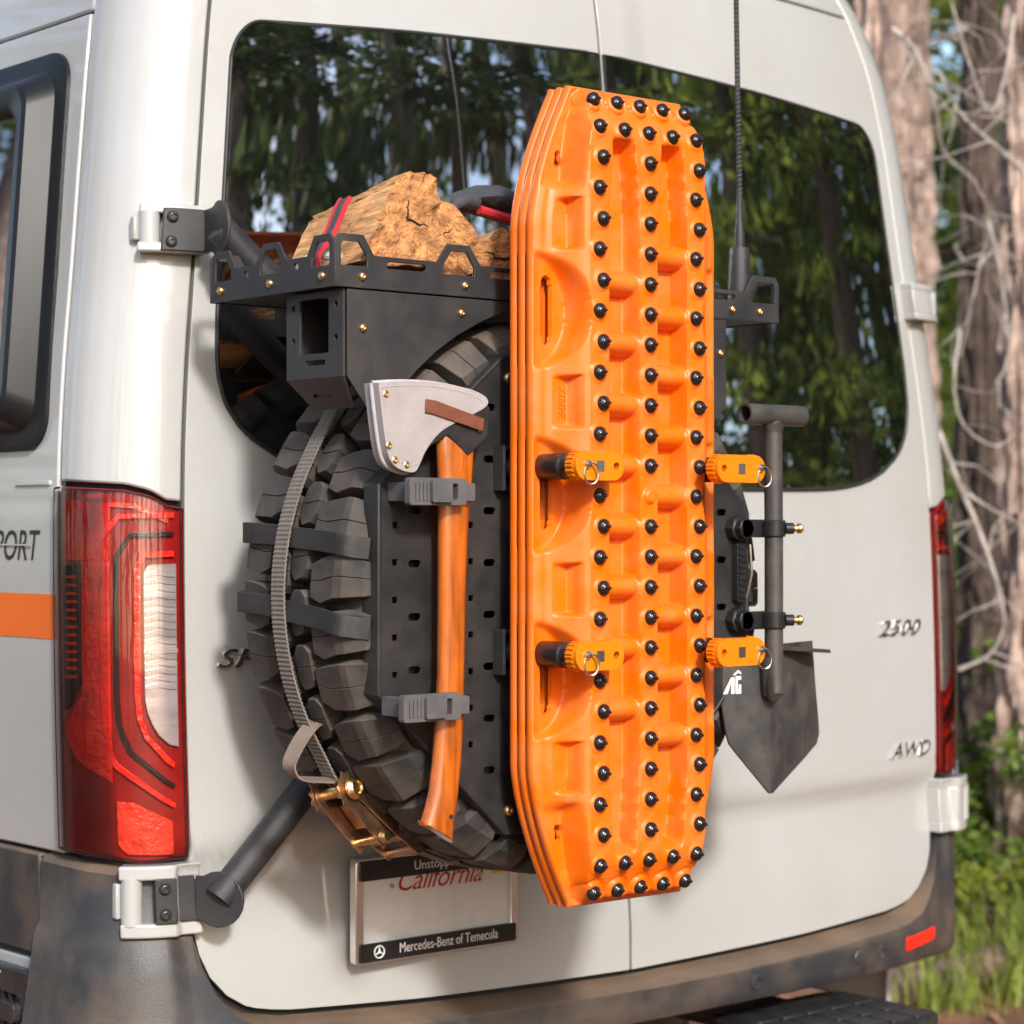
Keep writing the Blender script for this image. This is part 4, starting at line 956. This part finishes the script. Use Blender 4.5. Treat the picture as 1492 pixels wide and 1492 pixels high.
k = MB(); k.prism([(xr+.012, 1.316), (.050, 1.306), (.052, 1.300), (xr+.012, 1.309)], [], lambda a, b, c: (a, SYv+.044-c, b), .034); k.build('foot_step', 'shovel', sv, bevel=.001)
k = MB(); k.tube([(SX, SYv+.006, 1.30), (SX+.004, SYv+.008, 1.24)], [.018, .016], 20); k.build('socket', 'shovel', sv)
# white maker's mark on the blade
def mk(pts, m=None): return [(a, b_) for a, b_ in pts]
k = MB()
fb = lambda a, b, c: (lambda p: (p[0], p[1]-.0012-c, p[2]))(blade_pt(-.166+a*.62, 1.243+b*.8))
k.prism([(0, 0), (.012, .0), (.022, .022), (.022, .0), (.031, .0), (.031, .032), (.022, .032)], [], fb, .0004)
k.prism([(.034, 0), (.049, 0), (.049, .018), (.043, .018), (.043, .008), (.040, .008), (.040, .027), (.049, .027), (.049, .034), (.034, .034)], [], fb, .0004)
k.prism([(.026, .036), (.041, .046), (.049, .041), (.049, .037), (.041, .041), (.033, .036)], [], fb, .0004)
k.build('printed_mark', 'white_print', sv, smooth=0)
for zc, lab in ((1.500, 'upper black clamp with brass thumbscrew gripping the shovel shaft'), (1.357, 'lower black clamp with brass thumbscrew gripping the shovel shaft')):
    r_ = thing('shovel_clamp', (-.13, -.47, zc), lab, 'clamp', 'clamps on the shovel shaft')
    k = MB(); k.lathe([(.020, 0), (.020, .016), (.016, .018), (.016, .03)], (-.142, -.466, zc), (0, -1, 0), 8); k.build('base_knob', 'sleeve', r_, bevel=.001)
    k = MB(); k.prism(rrect(-.152, zc-.014, SX+.016, zc+.014, .005), [], frY(-.484), .012); k.build('arm', 'sleeve', r_, bevel=.002)
    k = MB(); k.lathe([(.0185, -.013), (.0185, .013)], (SX, SYv, zc), (0, 0, 1), 24); k.build('collar', 'sleeve', r_, bevel=.002)
    k = MB(); k.tube([(SX+.012, SYv-.012, zc), (SX+.024, SYv-.018, zc)], .009, 16); k.build('boss', 'sleeve', r_)
    k = MB(); k.lathe([(.0052, 0), (.0052, .008), (.008, .009), (.008, .014), (.005, .017)], (SX+.023, SYv-.0175, zc), (.85, -.45, 0), 14); k.build('thumbscrew', 'brass', r_)
k = MB()
cl = thing('cable_latch', (-.135, -.475, 1.43), 'black notched latch between the two shovel clamps', 'latch')
k.prism(rrect(-.146, 1.385, -.128, 1.478, .004), [], frY(-.467), .012); k.build('latch_body', 'sleeve', cl, bevel=.001)
for i in range(9):
    k = MB(); k.box((-.137, -.4805, 1.394+i*.0095), (.014, .004, .004)); k.build('notch', 'sleeve', cl)
k = MB(); k.tube([(-.126, -.478, 1.392), (-.120, -.484, 1.43), (-.122, -.482, 1.475)], .0026, 8); k.build('wire_bail', 'steel', cl)

# ------------------------------------------------------------------ whip antenna
an = thing('antenna', (-.055, -.40, 1.84), 'thin black whip antenna on a thick grey base at the right end of tray', 'antenna')
ab = Vector((-.060, -.40, 1.893))
k = MB(); k.lathe([(.010, -.060), (.019, -.056), (.019, .0), (.0175, .030), (.016, .055), (.0145, .058)], ab, (0, 0, 1), 22); k.build('base', 'powder', an)
k = MB(); k.lathe([(.008, .055), (.0085, .075), (.0075, .09), (.0055, .105), (.0045, .14), (.0045, .15)], ab, (0, 0, 1), 16); k.build('ferrule', 'powder', an)
wp = [ab+Vector((-.016*t, .012*t, .14+1.25*t)) for t in srange(0, 1, 24)]
k = MB(); k.tube(wp, [.0046-.002*t for t in srange(0, 1, 24)], 10); k.build('whip', 'blackgloss', an)
hel = []
for i in range(600):
    t = i/600*.42; c_ = ab+Vector((-.016*t, .012*t, .14+1.25*t)); a = i*.75; r_ = .0046-.002*t; hel.append(c_+Vector((cos(a)*r_, sin(a)*r_, 0)))
k = MB(); k.tube(hel, .0009, 4); k.build('spiral_wrap', 'clamp', an)

# ------------------------------------------------------------------ trees
def trunk_mb(h, r0, seed, lean=.02, n=14, rings_n=16, knob=.10, fine=False):
    r = random.Random(seed); k = MB(); rings = []
    ph = [r.uniform(0, 6.28) for _ in range(4)]; lx, ly = r.uniform(-lean, lean), r.uniform(-lean, lean)
    for i in range(rings_n+1):
        t = (i/rings_n)**1.4; z = h*t; rr_ = r0*(1-.85*t)+r0*.45*math.exp(-z/.25)
        cx, cy = lx*z+.05*sin(z*.6+ph[0])*r0*4, ly*z+.05*sin(z*.5+ph[1])*r0*4
        rings.append([(cx+rr_*cos(a)*(1+knob*sin(3*a+ph[2]+z)+knob*.5*sin(7*a+ph[3]-z*2)), cy+rr_*sin(a)*(1+knob*sin(3*a+ph[2]+z)+knob*.5*sin(7*a+ph[3]-z*2)), z-.15) for a in srange(0, 2*pi, n)[:-1]])
    if fine:
        from mathutils import noise as mn
        rings = []
        for i in range(101):
            z = min(h, 5.2)*i/100; rr_ = r0*(1-.85*(z/h)**.72)+r0*.45*math.exp(-z/.25); cx, cy = lx*z, ly*z; row = []
            for j in range(56):
                a = 2*pi*j/56; q = mn.noise(Vector((cos(a)*r0*34+seed, sin(a)*r0*34, z*5.5)))+.5*mn.noise(Vector((cos(a)*r0*70, sin(a)*r0*70+seed, z*14)))
                q = rr_*(1+.03*sin(3*a+ph[2]+z))+.046*max(-.5, q); row.append((cx+q*cos(a), cy+q*sin(a), z-.15))
            rings.append(row)
        rings += [[(lx*z+r0*(1-.85*(z/h)**.72)*cos(2*pi*j/56), ly*z+r0*(1-.85*(z/h)**.72)*sin(2*pi*j/56), z-.15) for j in range(56)] for z in (6, 8, h)]
    k.loft(rings); return k
def limbs(k, h, r0, seed, z0, count, ln, droop=.2, rad=.02, bend=.3):
    r = random.Random(seed)
    for i in range(count):
        z = z0+(h-z0)*(i+r.random())/count; a = r.uniform(0, 6.28); L_ = ln*(1-.75*(z-z0)/(h-z0+.01))*r.uniform(.6, 1.1); pts = []; a2 = a
        for j in range(6):
            t = j/5; a2 += r.uniform(-bend, bend)*.5; pts.append((cos(a2)*(r0*.4+L_*t), sin(a2)*(r0*.4+L_*t), z-droop*L_*t*t+r.uniform(-.03, .03)))
        k.tube(pts, [rad*(1-.8*j/5) for j in range(6)], 5)
def leaf_cards(pts, size, seed, aspect=.4, flat=.5):
    """many small four-cornered leaf clumps at the given points (vectorised)"""
    g_ = np.random.default_rng(seed); n = len(pts); P = np.asarray(pts)
    d = g_.normal(size=(n, 3)); d[:, 2] *= flat; d /= np.linalg.norm(d, axis=1)[:, None]
    e = np.cross(d, g_.normal(size=(n, 3))); e /= np.linalg.norm(e, axis=1)[:, None]
    s_ = size*g_.uniform(.5, 1.4, n)[:, None]; w = s_*aspect
    q = np.stack([P-d*s_*.5, P+e*w*.5, P+d*s_*.5, P-e*w*.5], 1).reshape(-1, 3)
    mb = MB(); mb.v = [tuple(p) for p in q.tolist()]; mb.f = [(4*i, 4*i+1, 4*i+2, 4*i+3) for i in range(n)]
    return mb
def conifer_crown(h, rmax, z0, n, seed, size):
    g_ = np.random.default_rng(seed); pts = []
    nb = int(28+h*7)
    for b_ in range(nb):
        t = g_.random()**.85; z = z0+(h-z0)*t; a = g_.uniform(0, 2*np.pi); L_ = rmax*(1-t)**.8*g_.uniform(.45, 1.1)+.12
        m = max(6, int(n/nb*(.4+1.2*(1-t)))); u = g_.random(m)**.7
        sp = .06+.16*u*L_*.6
        x = np.cos(a)*L_*u; y = np.sin(a)*L_*u; zz = z-.28*L_*u**1.6+.1
        pts.append(np.stack([x+g_.normal(0, 1, m)*sp, y+g_.normal(0, 1, m)*sp, zz+g_.normal(0, 1, m)*sp*.55], 1))
    return leaf_cards(np.concatenate(pts), size, seed+1)
def bush_crown(r, h, n, seed, size, clumps=16):
    g_ = np.random.default_rng(seed); pts = []
    for c in range(clumps):
        a = g_.uniform(0, 2*np.pi); q = r*g_.random()**.5; cz = h*g_.uniform(.25, .95); m = n//clumps; cr = r*g_.uniform(.2, .42)
        v = g_.normal(size=(m, 3)); v /= np.linalg.norm(v, axis=1)[:, None]; v *= (g_.random(m)**.4)[:, None]*cr
        pts.append(v*np.array([1, 1, .7])+np.array([np.cos(a)*q, np.sin(a)*q, cz]))
    return leaf_cards(np.concatenate(pts), size, seed+1, .55, .7)
def plant_tree(name, tm, cm, x, y, label, cat, group, rot=0, sc_=1.):
    root = thing(name, (x, y, ground_z(x, y)), label, cat, group); root.rotation_euler = (0, 0, rot); root.scale = (sc_, sc_, sc_)
    for nm, me in (('trunk', tm), ('crown', cm)):
        if me is None: continue
        o = bpy.data.objects.new(nm, me); COL.objects.link(o); o.parent = root
    return root
CON = []
for i, (h, rm, z0, n, bark, leaf, sz) in enumerate([(15, 2.3, 2.2, 5200, 'bark', 'needles', .30), (13, 2.0, 1.2, 5200, 'bark_warm', 'needles', .28), (9, 2.0, .4, 5200, 'bark', 'needles_light', .17), (17, 2.0, 6.5, 3600, 'bark_warm', 'needles', .32), (6.5, 1.9, .2, 4200, 'bark', 'needles_light', .16)]):
    k = trunk_mb(h, .12+h*.011, 40+i); limbs(k, h*.92, .1, 60+i, z0, 26, rm*.8, .25, .03)
    CON.append((k.mesh('trunk', bark), conifer_crown(h, rm, z0, n, 80+i, sz).mesh('crown', leaf, 0, False)))
# trees that the rear windows mirror: (degrees from straight behind the van toward its right, distance, kind)
MIR = [(9, 15, 0), (14, 9.5, 1), (17, 20, 3), (20, 13, 0), (24, 17, 3), (28, 14, 3), (30, 25, 3), (33, 17, 3), (36, 20, 3), (39, 15, 3), (42, 18, 3), (45, 11.5, 1), (47, 16, 0), (49, 9.5, 2), (54, 8.0, 2), (56, 17, 0), (59, 9.0, 2), (63, 7.5, 2), (66, 11, 2), (69, 8.5, 2), (73, 13, 0), (76, 9, 2), (80, 14, 1), (26, 34, 1), (36, 36, 1), (60, 24, 0)]
NM = ['tall dark conifer mirrored in the left rear window', 'full green conifer mirrored in the rear windows', 'bright green young conifer mirrored in the right rear window', 'bare-stemmed tall pine mirrored in the left rear window', 'small bushy bright green conifer mirrored in the right rear window']
for i, (az, d, kd) in enumerate(MIR):
    a = radians(az); x, y = d*sin(a), -d*cos(a)
    plant_tree('conifer_tree', *CON[kd], x, y, NM[kd], 'tree', 'trees mirrored in the rear windows', rng.uniform(0, 6.28), rng.uniform(.88, 1.15))
for x, y, kd in ((-9, 6, 0), (-12, 11, 1), (-8, 14, 3), (-14, 3, 1), (-6, 19, 0), (-17, 9, 3), (-11, 17, 2)):
    plant_tree('conifer_tree', *CON[kd], x, y, 'conifer standing off to the left of the van, outside the picture', 'tree', 'trees left of the van', rng.uniform(0, 6.28))

# the rest of the clearing's edge, behind the viewer and farther right (a gap is left where the sun comes in)
for az, d, kd in ((3, 36, 1), (-3, 38, 0), (-8, 37, 3), (-13, 38, 0), (-19, 39, 1), (-25, 38, 3), (-31, 36, 0), (-39, 17, 1), (-45, 20, 0), (-53, 15, 3), (-62, 18, 1), (-72, 16, 0)):
    a = radians(az); plant_tree('conifer_tree', *CON[kd], d*sin(a), -d*cos(a), 'conifer at the edge of the clearing behind the viewer', 'tree', 'trees behind the viewer', rng.uniform(0, 6.28), rng.uniform(.9, 1.1))
for x, y, kd in ((8.5, 1.0, 1), (10, -1.5, 0), (12, 2.5, 3), (9.5, 4.2, 2), (14, -.5, 1), (15, 5, 0), (7.2, -1.0, 2), (18, 2, 1), (17, 8, 3), (21, -3, 0)):
    plant_tree('conifer_tree', *CON[kd], x, y, 'conifer out of sight beyond the right edge of the picture', 'tree', 'trees beyond the right edge', rng.uniform(0, 6.28))
# trees right of the van, seen past its edge
FWD = Vector((sin(radians(40)), cos(radians(40)), 0)); RGT = Vector((cos(radians(40)), -sin(radians(40)), 0)); CP = Vector((-2.66, -2.93, 0))
def along(d, k):                                             # a spot d metres away, k = sideways per metre
    p = CP+FWD*d+RGT*(k*d); return p.x, p.y
def big_trunk(d, k, h, r0, bark, label, seed, nl, ln, lean=.02, z0=.9):
    x, y = along(d, k); root = thing('pine_tree', (x, y, ground_z(x, y)), label, 'tree', 'trunks right of the van')
    t = trunk_mb(h, r0, seed, lean, fine=True).mesh('trunk', bark); o = bpy.data.objects.new('trunk', t); COL.objects.link(o); o.parent = root
    for q in range(nl):
        kk = MB(); zq = z0+(h*.6-z0)*q/nl; limbs(kk, zq+.5, r0, seed+1+q*17, zq, 1, ln, .25, .010, .5)
        o = bpy.data.objects.new('dead_limb', kk.mesh('dead_limb', 'dead_wood')); COL.objects.link(o); o.parent = root
    cr = conifer_crown(h, 2.0, h*.5, 2400, seed+2, .3).mesh('crown', 'needles', 0, False); o = bpy.data.objects.new('crown', cr); COL.objects.link(o); o.parent = root
    return root
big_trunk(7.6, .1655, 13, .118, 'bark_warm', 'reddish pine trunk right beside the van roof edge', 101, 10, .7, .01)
big_trunk(8.6, .2090, 14, .085, 'bark_dark', 'dark pine trunk right of the van window', 111, 12, .9, .012)  # bark in a darker tone than the neighbouring trunks
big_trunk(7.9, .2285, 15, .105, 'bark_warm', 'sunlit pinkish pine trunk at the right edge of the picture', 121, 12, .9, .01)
big_trunk(11.0, .1835, 13, .085, 'bark_warm', 'thin pale pine trunk behind the dark one', 131, 10, .8, .015)
for i, (d, k, kd, s_) in enumerate([(16, .166, 2, 1.1), (21, .235, 2, 1.2), (24, .195, 4, .8), (30, .25, 2, 1.2), (22, .155, 1, 1.), (15, .27, 2, 1.), (20, .30, 0, 1.)]):
    x, y = along(d, k); plant_tree('conifer_tree', *CON[kd], x, y, 'blurred green conifer far back beyond the pine trunks', 'tree', 'far conifers beyond the trunks', rng.uniform(0, 6.28), s_)

# pale dead branches hanging by the trunks
def branch(name, pts, r0, seed, label, tw=12):
    r = random.Random(seed); P = [Vector((*along(d, k), z)) for d, k, z in pts]; sp = spline(P, 6)
    root = thing(name, P[0], label, 'branch', 'dead branches by the trunks'); k = MB(); n = len(sp)
    k.tube(sp, [r0*(1-.75*i/(n-1)) for i in range(n)], 8); k.build('stem', 'dead_wood', root)
    for i in range(tw):
        j = r.randrange(3, n-2); p = sp[j]; q = [p]; dv = Vector((r.uniform(-1, 1), r.uniform(-1, 1), r.uniform(-.8, .6)))
        for s_ in range(4): dv = (dv+Vector((r.uniform(-.5, .5), r.uniform(-.5, .5), r.uniform(-.5, .4)))).normalized(); q.append(q[-1]+dv*.09)
        k = MB(); k.tube(q, [r0*.34, r0*.28, r0*.2, r0*.14, r0*.05], 5); k.build('twig', 'dead_wood', root)
def kz(u, v, d): return (d, (u-746)/3276, 1.5+(770-v)/3276*d)
branch('dead_branch', [kz(1368, 630, 7), kz(1395, 700, 7), kz(1425, 770, 7), kz(1452, 850, 7), kz(1462, 910, 7), kz(1440, 955, 7), kz(1390, 975, 7)], .011, 1, 'long pale dead branch curving down in front of the trunks')
branch('dead_branch', [kz(1300, 40, 7), kz(1335, 75, 7), kz(1362, 150, 7), kz(1375, 220, 7.1), kz(1420, 265, 7.1), kz(1440, 320, 7.2), kz(1425, 400, 7.2), kz(1400, 520, 7.2)], .010, 2, 'forked pale dead branch between the reddish trunk and the dark trunk', 16)
branch('dead_branch', [kz(1492, 250, 6.8), kz(1455, 215, 6.8), kz(1420, 185, 6.9), kz(1390, 150, 6.9), kz(1370, 100, 7)], .009, 3, 'pale dead branch sloping down to the upper right corner', 14)
branch('dead_branch', [kz(1480, 20, 7), kz(1465, 110, 7), kz(1440, 160, 7), kz(1395, 30, 7.1), kz(1380, -40, 7.1)], .007, 4, 'thin tangled dead branch at the top right corner', 16)
branch('dead_branch', [kz(1440, 320, 7), kz(1462, 420, 7), kz(1468, 520, 7.), kz(1450, 560, 7)], .007, 5, 'short pale dead branch across the pinkish trunk', 6)
branch('dead_branch', [kz(1400, 480, 7), kz(1390, 560, 7), kz(1405, 620, 7.), kz(1450, 650, 7), kz(1480, 630, 7)], .006, 6, 'thin looping dead branch in front of the dark trunk', 6)
branch('dead_branch', [kz(1410, 720, 7), kz(1450, 745, 7), kz(1500, 770, 7.)], .006, 7, 'thin dead twig reaching to the right edge', 4)
x0, y0 = along(7.5, .205)
# undergrowth
BUSH = []
for i, (r_, h, n, leaf, sz) in enumerate([(.55, .75, 1700, 'leaf_green', .055), (.5, .6, 1500, 'leaf_yellow', .05), (.7, 1.0, 2200, 'leaf_green', .06)]):
    st = MB(); limbs(st, h, .02, 200+i, .02, 10, r_*.9, -.6, .008)
    BUSH.append((st.mesh('stems', 'bark'), bush_crown(r_, h, n, 210+i, sz).mesh('foliage', leaf, 0, False)))
BP = [(8.0, .226, 0, .8, 'leafy green shrub at the right edge below the pinkish trunk'), (8.4, .206, 1, .75, 'yellow-green shrub just right of the lower door hinge'), (9.2, .218, 2, .8, 'dense green shrub at the foot of the dark trunk'), (9.6, .240, 1, 1., 'bright yellow-green shrub farthest right'), (7.6, .214, 1, .55, 'low yellow-green shrub beside the bumper corner'), (7.7, .238, 0, .7, 'low leafy shrub at the lower right edge'), (10.5, .20, 0, 1., 'green shrub behind the dark trunk'), (11.5, .232, 2, 1., 'tall shrub far back at the right edge'), (8.9, .193, 0, .7, 'green shrub peeking out beside the tail light')]
BP += [(d, k, kd, s_, 'shrub on the bank beyond the right edge of the picture') for d, k, kd, s_ in ((8.2, .27, 0, .9), (7.4, .31, 1, .7), (8.8, .34, 2, .9), (7.9, .38, 0, .8), (9.5, .43, 1, 1.), (8.5, .50, 2, .9))]
for d, k, kd, s_, lab in BP:
    x, y = along(d, k); root = thing('shrub', (x, y, ground_z(x, y)), lab, 'shrub', 'shrubs on the bank'); root.scale = (s_,)*3; root.rotation_euler = (0, 0, rng.uniform(0, 6))
    for nm, me in zip(('stems', 'foliage'), BUSH[kd]):
        o = bpy.data.objects.new(nm, me); COL.objects.link(o); o.parent = root
# grass, bark chips and litter
r = random.Random(33); mb = MB()
for c in range(230):
    d, k = r.uniform(6.9, 9.6), r.uniform(.13, .36)
    if d < 7.4 and k < .18: continue
    cx, cy = along(d, k)
    for b_ in range(26):
        a = r.uniform(0, 6.28); hh = r.uniform(.12, .34); w = .0045; bx, by = cx+r.gauss(0, .06), cy+r.gauss(0, .06); gz = ground_z(bx, by)-.01; lx, ly = cos(a)*hh*r.uniform(.2, .8), sin(a)*hh*r.uniform(.2, .8)
        px, py = -sin(a)*w, cos(a)*w
        mb.add([(bx-px, by-py, gz), (bx+px, by+py, gz), (bx+lx*.4+px*.8, by+ly*.4+py*.8, gz+hh*.6), (bx+lx*.4-px*.8, by+ly*.4-py*.8, gz+hh*.6), (bx+lx, by+ly, gz+hh*.9)], [(0, 1, 2, 3), (3, 2, 4)])
o = mb.build('grass', 'grass', None, smooth=0, recalc=False); tag(o, 'loose green grass growing on the bank right of the bumper', 'grass', kind='stuff')
mb = MB()
for c in range(2600):
    x, y = r.uniform(-1.5, 6.5), r.uniform(-3.5, 6)
    if abs(x) < 1.2 and y > 0: continue
    z = ground_z(x, y)+r.uniform(0, .02); L_ = r.uniform(.02, .09); M = Matrix.Rotation(r.uniform(0, 6.28), 3, 'Z') @ Matrix.Rotation(r.uniform(-.4, .4), 3, 'Y')
    mb.box((x, y, z), (L_, L_*r.uniform(.15, .5), .008), M)
o = mb.build('bark_litter', 'chip', None, smooth=0, recalc=False); tag(o, 'red-brown bark chips and needles strewn on the forest floor', 'litter', kind='stuff')
def fallen(p, q, rad, lab, seed):
    r_ = random.Random(seed); P, Q = Vector(p), Vector(q); root = thing('fallen_log', P, lab, 'log', 'fallen logs'); n = 12
    pts = [P+(Q-P)*i/n+Vector((0, 0, r_.uniform(-.01, .01))) for i in range(n+1)]
    k = MB(); k.tube(pts, [rad*r_.uniform(.9, 1.1) for _ in pts], 14); k.build('log_body', 'bark', root)
xa, ya = along(7.0, .155); xb, yb2 = along(7.3, .25)
fallen((xa, ya, ground_z(xa, ya)+.04), (xb, yb2, ground_z(xb, yb2)+.05), .06, 'fallen reddish branch lying on the bare ground right of the bumper', 4)
for i, (u, v, s_) in enumerate(((1455, 1085, .13), (1478, 1120, .10), (1425, 1110, .09))):
    d = 8.6; p = kz(u, v, d); x, y = along(p[0], p[1]); k = MB(); rr = random.Random(i+70); rings = []
    for q in range(7):
        t = q/6; rad = s_*math.sin(pi*(.08+.84*t)); rings.append([(rad*cos(a)*rr.uniform(.85, 1.15), rad*sin(a)*rr.uniform(.85, 1.15), s_*.7*(t*2-1)) for a in srange(0, 2*pi, 12)[:-1]])
    k.loft(rings); o = k.build('rock', 'bark_warm', None, smooth=40); o.location = (x, y, p[2]); tag(o, ['pinkish rock on the bank under the pinkish trunk', 'smaller rock at the right edge of the bank', 'small rock beside the shrub on the bank'][i], 'rock', 'rocks on the bank')
